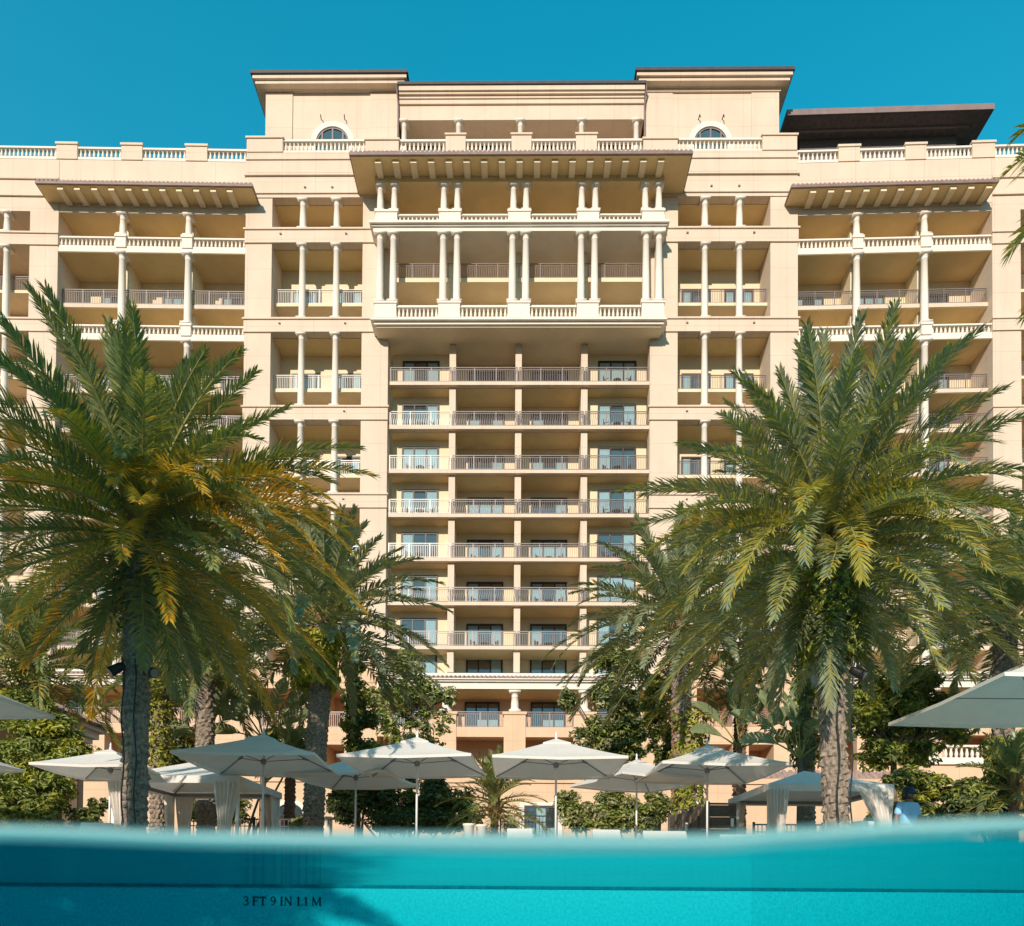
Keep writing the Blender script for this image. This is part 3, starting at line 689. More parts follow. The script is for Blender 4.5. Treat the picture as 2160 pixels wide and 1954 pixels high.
for x0, x1, op in ((424, 796, [(548, 620), (686, 727)]), (1400, 1700, [(1470, 1545), (1580, 1632)])):     # plain peach wall with dark openings between the podium loggias
    z = lambda y: FC.z(y, (x0 + x1) / 2, DP); u0, u1 = FC.u(x0, 1480, DP), FC.u(x1, 1480, DP)
    edges = [u0] + [FC.u(e, 1480, DP) for q in op for e in q] + [u1]
    w = MB(); w.box(u0 + .01, u1 - .01, -DP, 1.2, z(1452), z(1404)); w.box(u0, u1, -DP - .12, 1.1, z(1404), z(1398)); w.box(u0 + .01, u1 - .01, -DP - .05, -DP - .001, z(1440), z(1437))
    for k in range(0, len(edges), 2): w.box(edges[k] + .01, edges[k + 1] - .01, -DP, 1.2, ZB, z(1452.05))
    for k in range(1, len(edges) - 1, 2): w.box(edges[k], edges[k + 1], -DP + .05, .8, z(1570), z(1533))
    w.box(u0, u1, 1.21, 1.4, ZB, z(1404)); hp('podium_wall', w, M['peach'])
    for k in range(1, len(edges) - 1, 2): railing(FC, edges[k] + .02, edges[k + 1] - .02, z(1533), DP - .2)
# ground storey in front
DG = 5.5; gz = lambda y, px=1100: FC.z(y, px, DG)
g0, g1 = FC.u(60, 1700, DG), FC.u(2200, 1700, DG)
w = MB(); w.box(g0, g1, -DG, -DG + .4, ZB, gz(1652)); w.box(g0, g1, -DG - .12, -DG + .5, gz(1652), gz(1640)); hp('ground_storey_wall', w, M['peach'])
w = MB(); w.box(g0 + .01, g1 - .01, -DG + .51, -DP - .72, gz(1648), gz(1644)); hp('terrace_roof', w, M['deck'])
tiles(FC, g0, g1, DG + .16, gz(1640) + .005, DG - .5, gz(1633) + .3, name='tiled_coping', r=.16, sp=.42)
for px in (612, 1450, 1900):
    ux, zc_ = FC.uz(px, 1716, DG); n = 14; a = MB(); ro, ri = 1.15, .82
    for k in range(n):
        t0, t1 = math.pi * k / n, math.pi * (k + 1) / n; q = lambda r, t, y: (ux + r * math.cos(t), y, zc_ + r * .75 * math.sin(t)); y0, y1 = -DG - .12, -DG
        a.add([q(ri,t0,y0),q(ro,t0,y0),q(ro,t1,y0),q(ri,t1,y0),q(ro,t0,y1),q(ro,t1,y1),q(ri,t0,y1),q(ri,t1,y1)], [(0,1,2,3),(1,4,5,2),(6,0,3,7)])
    for s_ in (-1, 1): a.box(ux + s_ * ri, ux + s_ * ro, -DG - .12, -DG, zc_ - 1.6, zc_)
    o = hp('arched_window', a, M['stone'])
    pts = [(ux + ri * math.cos(math.pi * k / n), -DG - .05, zc_ + ri * .75 * math.sin(math.pi * k / n)) for k in range(n + 1)] + [(ux - ri, -DG - .05, zc_ - 1.6), (ux + ri, -DG - .05, zc_ - 1.6)]
    q = MB(); q.add(pts, [tuple(range(n + 3))]); q.build('glass_pane', M['glass'], o, HI @ FC.mat)
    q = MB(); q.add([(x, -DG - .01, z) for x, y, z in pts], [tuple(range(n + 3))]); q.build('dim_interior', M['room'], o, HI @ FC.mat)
for px0, px1 in ((1106, 1176), (800, 870)):
    u0, u1 = FC.u(px0, 1720, DG), FC.u(px1, 1720, DG); zt = gz(1700)
    door(FC, u0, u1, zt - 2.5, zt, DG, (2, 1, 2))
    w = MB(); w.box(u0 - .3, u0 - .01, -DG - .1, -DG, zt - 2.5, zt + .2); w.box(u1 + .01, u1 + .3, -DG - .1, -DG, zt - 2.5, zt + .2); w.box(u0, u1, -DG - .11, -DG, zt + .01, zt + .21); hp('door_surround', w, M['stone'])
# raised terrace with white balustrade at the right
DT = 9.0; t0, t1 = FC.u(1935, 1590, DT), FC.u(2250, 1590, DT); tz = FC.z(1613, 2020, DT)
w = MB(); w.box(t0, t1, -DT + .02, -DG - .2, ZB, tz - .02); hp('terrace_wall', w, M['peach'])
w = MB(); w.box(t0 - .05, t1, -DT - .14, -DT + .4, tz - .01, tz + .2); hp('terrace_edge', w, M['stone'])
balustrade(FC, t0, t1, tz + .21, FC.z(1572, 2020, DT), DT - .1)
# ------------------------------------------------------------------ pool, deck, ground
WL = 0.0193                                            # the water's level; the lens sits right at it
WALL = [(-13, 9.0), (3.03, 9.0), (3.03, 10.3), (13, 10.9)]
DK = 0.30
m = MB()
m.prism([(-13, 9.0), (3.028, 9.0), (3.028, 9.6), (-13, 9.6)], -1.6, .16); m.prism([(3.03, 9.0), (13, 11.6), (13, 12.2), (3.03, 9.6)], -1.6, .16)
m.box(-13.5, -13.02, -5, 9.6, -1.6, .16); m.box(13.02, 13.5, -5, 12.2, -1.6, .16); m.box(-13.5, 13.5, -5.5, -5.02, -1.6, .16)
tag(m.build('pool_wall', M['plaster']), kind='structure')
m = MB(); m.box(-13, 3.03, 8.985, 8.998, -.014, .14); m.prism([(3.033, 8.985), (13, 11.585), (13, 11.598), (3.033, 8.998)], -.014, .14)
tag(m.build('pool_waterline_tiles', M['pooltile']), kind='structure')
m = MB(); m.box(-13.4, 13.4, -5.4, 12.1, -1.7, -1.35); tag(m.build('pool_floor', M['plaster']), kind='structure')
m = MB(); m.prism([(-13.5, 8.93), (3.05, 8.93), (13.5, 11.66), (13.5, 12.3), (2.9, 9.5), (-13.5, 9.5)], .165, DK)
tag(m.build('pool_coping', M['stone']), kind='structure')
m = MB(); b = 500
m.prism([(-13.5, 9.51), (2.89, 9.51), (13.5, 12.31), (40, 12.5), (40, 24), (-40, 24), (-40, 9.51)], .0, DK - .01)
tag(m.build('pool_deck', M['deck']), kind='structure')
m = MB()                                              # the garden rises gently from the deck to the hotel and runs on to the horizon
ys = [24, 30, 38, 46, 70, 1500]; zs = [DK - .02, .9, 1.9, 2.6, 2.6, 2.6]
for (y0, z0), (y1, z1) in zip(zip(ys, zs), list(zip(ys, zs))[1:]):
    w0 = 40 if y0 == 24 else 1500; m.quad((-1500, y0, z0), (1500, y0, z0), (1500, y1, z1), (-1500, y1, z1))
for x0, x1 in ((-1500, -13.6), (13.6, 1500)): m.quad((x0, -1500, DK - .03), (x1, -1500, DK - .03), (x1, 24, DK - .03), (x0, 24, DK - .03))
m.quad((-13.6, -1500, DK - .03), (13.6, -1500, DK - .03), (13.6, -5.6, DK - .03), (-13.6, -5.6, DK - .03))
tag(m.build('ground', M['earth']), kind='structure')
m = MB(); NX = 60
plan = [(-12.9, .25), (12.9, .25), (12.9, 11.60), (3.02, 9.03), (-12.9, 9.03)]
m.prism(plan, -1.5, WL)
tag(m.build('pool_water', M['water']), kind='structure')
# lens meniscus strip; its pale colour stands in for refracted sky light
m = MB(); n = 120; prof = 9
def meniscus_px(px):
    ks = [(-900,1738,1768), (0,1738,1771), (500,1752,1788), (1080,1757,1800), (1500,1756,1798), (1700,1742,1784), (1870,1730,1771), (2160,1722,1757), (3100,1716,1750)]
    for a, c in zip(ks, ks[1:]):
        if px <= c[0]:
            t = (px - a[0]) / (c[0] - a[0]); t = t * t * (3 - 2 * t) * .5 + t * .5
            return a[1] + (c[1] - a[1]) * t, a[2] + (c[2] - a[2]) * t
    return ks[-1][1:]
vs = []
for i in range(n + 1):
    px = -900 + 4000 * i / n; yt, yb = meniscus_px(px); x = at(px, 1780, .245).x
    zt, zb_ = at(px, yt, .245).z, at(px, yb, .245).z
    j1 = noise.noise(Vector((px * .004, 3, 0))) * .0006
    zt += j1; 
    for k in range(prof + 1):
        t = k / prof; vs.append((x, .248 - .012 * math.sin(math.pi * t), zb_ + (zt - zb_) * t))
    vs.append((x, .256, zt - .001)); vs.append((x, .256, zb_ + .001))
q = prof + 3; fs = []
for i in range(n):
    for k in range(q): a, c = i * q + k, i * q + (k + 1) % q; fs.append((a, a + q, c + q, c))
m.add(vs, fs); tag(m.build('meniscus_strip', M['meniscus'], smooth=True), kind='structure')

# depth marking set into the pool wall
def letters(txt, x0, z0, h, y):
    G = {'F': [('b',0,0,.18,1),('b',.18,.86,.62,1),('b',.18,.46,.5,.58),('b',-.08,0,.26,.07),('b',.55,.72,.62,.86),('b',-.08,.93,0,1)],
         'T': [('b',.27,0,.45,1),('b',0,.87,.27,1),('b',.45,.87,.72,1),('b',0,.72,.07,.87),('b',.65,.72,.72,.87),('b',.18,0,.27,.07),('b',.45,0,.54,.07)],
         'I': [('b',.08,0,.26,1),('b',0,0,.08,.08),('b',.26,0,.34,.08),('b',0,.92,.08,1),('b',.26,.92,.34,1)],
         'N': [('b',.04,0,.14,1),('b',.66,0,.76,1),('l',.09,.97,.71,.03,.17),('b',-.06,0,.04,.07),('b',.14,0,.22,.07),('b',.76,.93,.84,1),('b',.56,.93,.66,1)],
         'M': [('b',.04,0,.14,1),('b',.80,0,.98,1),('l',.12,.97,.48,.06,.16),('l',.48,.06,.86,.97,.08),('b',-.06,0,.04,.07),('b',.14,0,.22,.07),('b',.98,0,1.06,.07)],
         '1': [('b',.14,0,.32,1),('l',.02,.78,.2,.96,.09),('b',.04,0,.14,.07),('b',.32,0,.42,.07)], '.': [('b',.05,0,.2,.16)],
         '3': [('p',[(.04,.82),(.15,.95),(.32,.97),(.46,.86),(.44,.68),(.3,.56),(.22,.54),(.38,.5),(.5,.38),(.5,.2),(.36,.05),(.18,.03),(.03,.14)],.13)],
         '9': [('p',[(.5,.66),(.4,.5),(.24,.45),(.08,.54),(.05,.74),(.14,.92),(.3,.98),(.46,.88),(.53,.66),(.5,.38),(.36,.14),(.1,.03)],.13)]}
    adv = {'F':.74,'T':.86,'I':.5,'N':.98,'M':1.2,'1':.54,'.':.3,'3':.68,'9':.70,' ':.36}
    mb = MB(); x = x0
    def seg(xa, za, xb, zb, w):
        d = Vector((xb - xa, zb - za)); d.normalize(); nx, nz = -d.y * w / 2, d.x * w / 2
        P = [(xa+nx, za+nz), (xa-nx, za-nz), (xb-nx, zb-nz), (xb+nx, zb+nz)]
        mb.quad(*[(x + a * h, y, z0 + c * h) for a, c in P])
    for ch in txt:
        for s in G.get(ch, []):
            if s[0] == 'b': mb.quad(*[(x + a * h, y, z0 + c * h) for a, c in ((s[1],s[2]),(s[3],s[2]),(s[3],s[4]),(s[1],s[4]))])
            elif s[0] == 'l': y -= .0006; seg(*s[1:]); y += .0006
            else:
                for k in range(len(s[1]) - 1): seg(*s[1][k], *s[1][k + 1], s[2] if 1 < k < len(s[1]) - 3 else s[2] * .8)
        x += adv[ch] * h
    return mb, x - x0
pL = at(514, 1910, 9.0); pH = at(514, 1888, 9.0)
mb, wd = letters('3 FT 9 IN 1.1 M', 0, 0, 1.0, 0)
mb, wd = letters('3 FT 9 IN 1.1 M', pL.x, pL.z, (at(681, 1910, 9).x - pL.x) / wd, 8.994)
tag(mb.build('depth_marking', M['ink']), 'navy lettering 3 FT 9 IN 1.1 M on the underwater pool wall', 'depth marking')

# ------------------------------------------------------------------ plants
def frond(mb, P, az, el, L, droop, ll, n, yel=0., gold=0., w=.034, lift=28, curl=0.):
    steps = 14; pts = []; tans = []; p = Vector(P); ds = L / steps
    for i in range(steps + 1):
        t = i / steps; e = el - droop * t ** 1.35; a = az + curl * t * t
        T = Vector((math.cos(a) * math.cos(e), math.sin(a) * math.cos(e), math.sin(e)))
        pts.append(p.copy()); tans.append(T); p = p + T * ds
    mb.tube(pts, [.024 * (1 - i / steps) + .004 for i in range(steps + 1)], 4, 3)
    for i in range(n):
        t = .10 + .90 * (i + .5) / n; f = t * steps; k = min(int(f), steps - 1); fr = f - k
        Q = pts[k].lerp(pts[k + 1], fr); T = tans[k].lerp(tans[k + 1], fr).normalized()
        S = T.cross(Vector((0, 0, 1)))
        if S.length < .05: S = Vector((-math.sin(az), math.cos(az), 0))
        S.normalize(); N = S.cross(T)
        ln = ll * min(1, .25 + (t - .10) * 5) * (1 - .62 * max(0, (t - .6) / .4) ** 1.3)
        for sg in (-1, 1):
            an = R(66 - 40 * t) + random.uniform(-.16, .16); v = R(lift) + random.uniform(-.38, .38)
            D = T * math.cos(an) + (S * sg * math.cos(v) + N * math.sin(v)) * math.sin(an)
            D.normalize(); l2 = ln * random.uniform(.82, 1.1)
            Wd = D.cross(N + S * sg * random.uniform(-.5, .3)).normalized() * w * .5
            A = Q; Bm = Q + D * l2 * .5; C = Q + D * l2 + Vector((0, 0, -.16 * l2 * random.uniform(.4, 1.4)))
            r = random.random(); mi = 0
            if r < gold * min(1, t * 1.5): mi = 2
            elif r < gold + yel: mi = 1
            mb.add([A + Wd * .5, A - Wd * .5, Bm - Wd, Bm + Wd, C], [(0, 1, 2, 3), (3, 2, 4)], mi)
def bark(mb, pts, r0, r1, seg=22, per=.13, amp=.26, mi=0):
    pts = [Vector(q) for q in pts]; L = sum((b - a).length for a, b in zip(pts, pts[1:]))
    fine = r1 < .21; seg = 44 if fine else 22; amp = .36 if fine else amp; n = max(6, int(L / (.026 if fine else .045))); vs = []; fs = []
    for i in range(n + 1):
        t = i / n; f = t * (len(pts) - 1); k = min(int(f), len(pts) - 2); c = pts[k].lerp(pts[k + 1], f - k)
        for j in range(seg):
            a = 2 * math.pi * j / seg; row = t * L / per + .5 * noise.noise(Vector((math.cos(a) * 1.4, math.sin(a) * 1.4, t * L * 1.5)))
            s = abs(((j / seg * 11 + (int(row) % 2) * .5) % 1) - .5) * 2
            jt = noise.noise(Vector((int(row) * 3.7, int(j / seg * 11 + (int(row) % 2) * .5) * 5.3, L)))
            boss = (1 - s) * (1 - (row % 1)) * (.75 + 1.1 * jt) ; nz = noise.noise(Vector((math.cos(a) * 3, math.sin(a) * 3, t * L * 5)))
            r = (r0 + (r1 - r0) * t) * (1 + amp * boss + .13 * nz + .06 * noise.noise(Vector((math.cos(a) * 9, math.sin(a) * 9, t * L * 17))))
            vs.append((c.x + r * math.cos(a), c.y + r * math.sin(a), c.z))
    for i in range(n):
        for j in range(seg): a, b = i * seg + j, i * seg + (j + 1) % seg; fs.append((a, b, b + seg, a + seg))
    mb.add(vs, fs, mi)
def leaf(mb, c, size, nrm, mi):
    u = nrm.cross(Vector((random.gauss(0, 1), random.gauss(0, 1), random.gauss(0, 1))))
    if u.length < 1e-3: return
    u.normalize(); v = nrm.cross(u).normalized(); a = size * random.uniform(.6, 1.25); b = a * random.uniform(.34, .5)
    fd = nrm * (b * .35)
    mb.add([c - u * a * .5, c + v * b * .5 + fd, c + u * a * .5, c - v * b * .5 + fd], [(0, 1, 2), (0, 2, 3)], mi)
def rv():
    while True:
        q = Vector((random.uniform(-1, 1), random.uniform(-1, 1), random.uniform(-1, 1)))
        if .05 < q.length < 1: return q
def cloud(mb, c, r, n, size, mis=(0,), sub=22, tight=.46, flat=.8):
    c = Vector(c); r = Vector(r); subs = []
    for _ in range(sub):
        q = rv(); q = q.normalized() * (.35 + .65 * q.length) if random.random() < .8 else q
        subs.append((Vector((q.x * r.x, q.y * r.y, q.z * r.z)) * .82, random.uniform(.6, 1.15) * tight, random.choice(mis)))
    for i in range(n):
        s, tg, mi = random.choice(subs); q = rv(); o = Vector((q.x * r.x, q.y * r.y, q.z * r.z * flat)) * tg
        nn = (q * .8 + Vector((0, 0, .7)) + rv() * .7).normalized()
        leaf(mb, c + s + o, size, nn, mi if random.random() < .8 else random.choice(mis))
def vine(mb, p0, p1, r, n, size, mis=(0,)):
    p0, p1 = Vector(p0), Vector(p1)
    for _ in range(n):
        t = random.random(); a = random.uniform(0, 2 * math.pi); rr = r * random.uniform(.8, 1.25) * (1 + .35 * noise.noise(Vector((a, t * 7, 1))))
        d = Vector((math.cos(a), math.sin(a), 0)); leaf(mb, p0.lerp(p1, t) + d * rr, size, (d + rv() * .6 + Vector((0, 0, .3))).normalized(), random.choice(mis))

def palm(label, base, heart, r0, r1, nf, L, group=None, seed=1, mats=('frond', 'frondyel', 'frondgold'), yel=.1, gold=0., n=50, ll=.44, low=-38, barkm='bark', w=.034, topel=84, spare=(), skirt=0, extra=()):
    random.seed(seed); base = Vector(base); heart = Vector(heart)
    t = thing('palm_tree', label, 'palm tree', base, 0, group); H = heart - base
    tr = MB(); mid = H * .5 + Vector((random.uniform(-.06, .06), 0, 0)); bark(tr, [(0, 0, -.05), mid, H - Vector((0, 0, .15))], r0, r1); tr.build('trunk', M[barkm], t)
    bo = MB()
    for k in range(46):
        a = k * 2.4; z = -.75 + .02 * k; d = Vector((math.cos(a), math.sin(a), 0)); s = d.cross(Vector((0, 0, 1)))
        A = H + d * r1 * .8 + Vector((0, 0, z)); B = A + d * random.uniform(.12, .3) + Vector((0, 0, random.uniform(.18, .42)))
        bo.add([A + s * .07, A - s * .07, B - s * .035, B + s * .035, A + s * .04 - d * .08, A - s * .04 - d * .08], [(0, 1, 2, 3), (4, 0, 3), (5, 2, 1), (4, 3, 2, 5)])
    bo.build('leaf_bases', M['boot'], t)
    cr = MB()
    for i in range(nf):
        f = (i + .5) / nf; az = i * 2.39996 + random.uniform(-.2, .2)
        el = R(topel - (topel - low) * f ** .95) + random.uniform(-.12, .12)
        skip = False
        for (a0, a1, e0, e1) in spare:
            if a0 < math.degrees(az) % 360 < a1 and e0 < math.degrees(el) < e1: skip = True
        if skip: continue
        LL = L * random.uniform(.88, 1.08) * (.64 + .38 * min(1, f * 1.5))
        droop = R(16 + 62 * min(1, f * 1.2)) + random.uniform(-.15, .2)
        if math.degrees(el) < -5: droop *= .42
        h0 = H + Vector((math.cos(az) * r1 * .5, math.sin(az) * r1 * .5, .25 - .75 * f))
        g = gold * (1 if f > .55 and random.random() < .5 else .02)
        y = yel * (.5 + 1.2 * f)
        frond(cr, h0, az, el, LL, droop, ll, n, y, g, w, curl=random.uniform(-.35, .35))
    for i in range(skirt):                                # old fronds hanging against the trunk
        az = i * 2.39996 + 1; el = R(random.uniform(-68, -38))
        frond(cr, H + Vector((math.cos(az) * r1 * .7, math.sin(az) * r1 * .7, -.45 - random.random() * .5)), az, el, L * random.uniform(.5, .72), R(random.uniform(8, 22)), ll * .9, int(n * .7), .05, 0, w)
    for (a, e, l_, dr, y, g) in extra:
        frond(cr, H + Vector((math.cos(R(a)) * r1 * .6, math.sin(R(a)) * r1 * .6, .0)), R(a), R(e), l_, R(dr), ll, n, y, g, w)
    cr.build('crown', [M[q] for q in mats] + [M['rachis']], t)
    return t, H
def P(px, py, Y): return at(px, py, Y)
def gz_at(Y): return DK - .01 if Y < 24 else .3 + (Y - 24) * .1
def palm_px(label, tx, hx, hy, Y, **k):
    b = P(tx, 1600, Y); return palm(label, (b.x, Y, gz_at(Y) - .02), P(hx, hy, Y), **k)

G1 = 'date palms around the pool terrace'
T1, H1 = palm_px('large date palm at left with golden orange fronds and cables on its trunk', 287, 300, 1085, 12.2, r0=.172, r1=.20, nf=126, L=3.7, group=G1, seed=3, yel=.22, gold=.75, n=104, low=-30, w=.027, skirt=13, extra=[(-6, 14, 4.1, 66, .1, .9), (-14, 8, 4.2, 62, .1, .95), (-10, -4, 4.1, 50, .1, .95), (-24, 2, 4.0, 56, .1, .95), (-30, -10, 3.9, 44, .1, .9), (-45, 14, 3.2, 66, .2, .6), (-70, 4, 2.8, 60, .2, .6), (200, 16, 3.4, 52, .2, .8), (215, 8, 3.2, 58, .2, .85), (235, 20, 3.0, 60, .2, .8), (192, 26, 3.4, 54, .1, .9), (300, 10, 2.6, 66, .1, .6), (-2, 20, 3.9, 64, .1, .8), (-18, 18, 4.0, 66, .1, .95), (-5, 24, 4.1, 44, .2, .2), (2, 34, 3.9, 38, .3, 0)])
T2, H2 = palm_px('large silvery date palm at right standing in front of a white cabana', 1768, 1748, 1125, 12.0, r0=.178, r1=.20, nf=116, L=3.7, group=G1, seed=8, yel=.26, gold=.05, mats=('frondgrey', 'frondyel', 'frondgold'), n=104, low=-30, w=.027, skirt=12, extra=[(a, e, 3.3, 60, .85, .06) for a, e in ((205, 0), (222, -8), (240, 4), (255, -14), (272, 0), (290, -10), (310, 2), (330, -6), (190, 12))] + [(178, 28, 3.6, 40, .3, 0), (8, 30, 3.7, 36, .3, 0), (-8, 18, 3.8, 44, .3, 0), (14, 44, 3.6, 30, .2, 0)])
T3, H3 = palm_px('medium date palm behind the blue-shaded umbrella with ferns below its crown', 660, 684, 1300, 19.5, r0=.27, r1=.26, nf=84, L=3.7, group=G1, seed=21, yel=.08, mats=('frondgrey', 'frondyel', 'frondgold'), n=66, low=-24, w=.05)
T4, H4 = palm_px('medium date palm right of centre with yellow vine round its trunk', 1456, 1430, 1305, 22.4, r0=.27, r1=.29, nf=84, L=4.2, group=G1, seed=33, yel=.06, mats=('frondgrey', 'frondyel', 'frondgold'), n=66, low=-24, w=.05)
T5, H5 = palm_px('low dark palm at the far left edge with vine below its crown', 62, 66, 1392, 20.8, r0=.24, r1=.24, nf=60, L=3.0, group=G1, seed=41, yel=.10, gold=.1, n=58, low=-18, w=.04)
T6, H6 = palm_px('low dark palm between the left palm trunk and the blue-shaded umbrella', 440, 432, 1400, 20.0, r0=.24, r1=.24, nf=60, L=2.9, group=G1, seed=47, yel=.08, n=58, low=-12, w=.04)
T7, H7 = palm_px('vine-clad palm right behind the left palm trunk', 335, 338, 1310, 20.6, r0=.20, r1=.20, nf=36, L=3.0, group=G1, seed=53, yel=.2, n=58, low=-30, w=.04)
T8, H8 = palm_px('dark palm at the right edge behind the large near umbrella', 2112, 2122, 1290, 18.5, r0=.24, r1=.24, nf=74, L=3.5, group=G1, seed=59, yel=.05, n=60, low=-28, w=.05)
T9, H9 = palm_px('vine-clad palm hidden behind the right palm crown', 1702, 1700, 1310, 21.0, r0=.23, r1=.22, nf=64, L=3.3, group=G1, seed=61, yel=.08, n=58, low=-28, w=.05)
palm((lambda: 'near palm beyond the right edge with bright fronds hanging into the picture')(), (9.4, 9.0, DK), P(2560, 215, 9.0), .23, .22, 40, 2.3, G1, 67, yel=.7, n=54, ll=.5, low=-50, w=.03, mats=('frondyel', 'frondyel', 'frondgold'), extra=[(178, -2, 2.7, 44, .7, .15), (186, -16, 2.6, 38, .7, .15), (172, -24, 2.6, 34, .7, .15), (182, -8, 2.7, 40, .8, .2), (176, -34, 2.6, 26, .8, .15), (188, -28, 2.6, 28, .8, .15), (180, -20, 2.7, 34, .8, .2)])
for lb, b_, h_, sd_ in (('short added shade palm behind the camera by the left end of the pool', (-12.6, -6.6), 6.3, 71), ('leaning added shade palm behind the camera, middle of the row', (-10.4, -7.6), 6.9, 72), ('low added shade palm behind the camera, rightmost of the row', (-9.5, -6.6), 6.2, 73), ('very tall added shade palm behind the camera', (-12.1, -6.3), 12.1, 74)):
    palm(lb, (b_[0], b_[1], DK - .03), (b_[0] + .2, b_[1], h_), .24, .24, 90 if sd_ < 74 else 150, 3.5 if sd_ < 74 else 2.5, 'unseen palms added behind the camera for shade', sd_, n=40, w=.085 if sd_ < 74 else .12, low=-45)  # unseen palms with widened leaflets, added to shade the pool wall and umbrella

def addvine(t, pts, r, n, size, mats, mis=(0, 0, 1), seed=5):
    random.seed(seed); mb = MB(); b = t.location
    for (a, c) in zip(pts, pts[1:]): vine(mb, a - b, c - b, r, n, size, mis)
    mb.build('vine', [M[q] for q in mats], t)
addvine(T3, [P(664, 1450, 19.4), P(674, 1340, 19.4)], .50, 1300, .28, ('leaflight', 'vine'), seed=2)
addvine(T4, [P(1456, 1745, 22.3), P(1456, 1510, 22.3)], .45, 1500, .2, ('vine', 'leaflight', 'leaf'), (0, 0, 1, 2))
addvine(T5, [P(62, 1560, 20.7), P(66, 1400, 20.7)], .45, 900, .2, ('vine', 'leaf'), (0, 1, 1))
addvine(T7, [P(335, 1640, 20.5), P(337, 1330, 20.5)], .32, 1700, .17, ('vine', 'leaf'))
addvine(T8, [P(2112, 1720, 18.4), P(2112, 1560, 18.4)], .34, 900, .2, ('leaf', 'vine'), (0, 0, 1))
addvine(T9, [P(1702, 1620, 20.9), P(1702, 1370, 20.9)], .40, 1200, .2, ('leafdark', 'vine'), (0, 0, 1))
addvine(T2, [P(1752, 1395, 11.9), P(1750, 1200, 11.9)], .46, 1800, .15, ('vine', 'leaf', 'leafdark'), (0, 0, 1, 2))
addvine(T1, [P(296, 1330, 12.2), P(300, 1180, 12.2)], .36, 500, .15, ('vine', 'leafdark', 'boot'), (0, 1, 2, 2))
for t, xs, Y in ((T1, (278, 303), 12.2), (T2, (1752, 1779), 12.0)):
    for x in xs:
        mb = MB(); b = t.location; pts = [P(x + 3 * math.sin(k * 1.3), 1400 + k * 34, Y) - b - Vector((0, .285, 0)) for k in range(11)]
        mb.tube(pts, .014, 5); mb.build('cable', M['black'], t)
def floodlight(px, py, Y, tilt, label, near=.30, m='black'):
    p = P(px, py, Y); t = thing('floodlight', label, 'floodlight', (p.x, Y - near, p.z), 0, 'floodlights strapped to the palm trunks')
    a = MB(); d = Vector((math.sin(tilt) * .9, -.35, -math.cos(tilt) * .6)).normalized()
    a.tube([-d * .12, -d * .06, d * .10, d * .14], [.05, .075, .085, .09], 12); h = a.build('lamp_head', M[m], t)
    a = MB(); a.tube([(0, .12, .02), (0, .02, 0)], .02, 6); a.build('bracket', M['black'], t)
    a = MB(); a.tube([d * .142, d * .148], .075, 12); a.build('lens', M['grey'], h)
floodlight(332, 1428, 12.2, 1.1, 'dark floodlight on the right side of the left palm trunk')
floodlight(268, 1421, 12.2, -.6, 'dark floodlight on the left side of the left palm trunk')
floodlight(1716, 1440, 12.0, -1.0, 'grey floodlight on the left side of the right palm trunk', m='grey')
floodlight(1790, 1430, 12.0, .7, 'dark floodlight on the right side of the right palm trunk')

def shrub(name, cat, label, blobs, mats, mis, size, group=None, seed=1, Ybase=None, trunk=None, density=1.0, sub=24, tight=.46):
    random.seed(seed); x = sum(b[0] for b in blobs) / len(blobs); Y = Ybase or blobs[0][2]
    g = P(trunk[0][0] if trunk else x, 1740, Y); base = Vector((g.x, Y, gz_at(Y))); t = thing(name, label, cat, base, 0, group)
    mb = MB(); st = MB()
    for (px, py, BY, rx, ry) in blobs:
        c = P(px, py, BY); s = BY / F_PX; r = Vector((rx * s, min(rx, ry) * s * .8 + .1, ry * s))
        n = int(density * 12 * (r.x * r.z + r.x * r.y) * 3.14 / (size * size * .42)); n = max(60, min(n, 14000))
        cloud(mb, c - base, r, n, size, mis, sub, tight)
        if not trunk: st.tube([(0, 0, -.1), ((c.x - base.x) * .4, (c.y - Y) * .4, (c.z - base.z) * .45), c - base], [.06, .045, .02], 5)
    if trunk:
        root = Vector((0, 0, -.1)); fork = P(trunk[1][0], trunk[1][1], Y) - base; st.tube([root, root.lerp(fork, .5) + Vector((.05, 0, 0)), fork], [trunk[2], trunk[2] * .8, trunk[2] * .6], 8)
        for (px, py, BY, rx, ry) in blobs:
            c = P(px, py, BY) - base
            for q in range(3):
                e = c + Vector((random.uniform(-.6, .6) * rx * BY / F_PX, 0, random.uniform(-.1, .7) * ry * BY / F_PX)); st.tube([fork, fork.lerp(e, .5) + Vector((random.uniform(-.1, .1), 0, .08)), e], [trunk[2] * .5, trunk[2] * .3, .012], 5)
    mb.build('foliage' if not trunk else 'crown', [M[q] for q in mats], t); st.build('stems' if not trunk else 'trunk', M['branch'], t)
    return t
shrub('broadleaf_tree', 'tree', 'open slender tree with visible pale branches before the podium loggia left of centre', [(860, 1400, 30, 38, 40), (820, 1470, 30, 60, 45), (890, 1460, 29.5, 48, 50), (830, 1530, 29.5, 55, 40), (915, 1520, 30, 40, 35), (870, 1570, 29, 60, 30), (945, 1470, 30, 25, 22)], ('leaf', 'leafpale', 'leafdark'), (0, 0, 1, 2), .28, seed=4, Ybase=30, trunk=((862, 0), (866, 1520), .09), density=.34, sub=22, tight=.4)
shrub('climbing_fig', 'climber', 'dark leafy column of climber right of the medium left palm', [(745, 1400, 24, 26, 40), (752, 1470, 24, 30, 45), (760, 1540, 24, 44, 50), (775, 1600, 24, 50, 40)], ('leafdark', 'leaf', 'vine'), (0, 0, 1, 2), .22, seed=6, Ybase=24.2, density=.9)
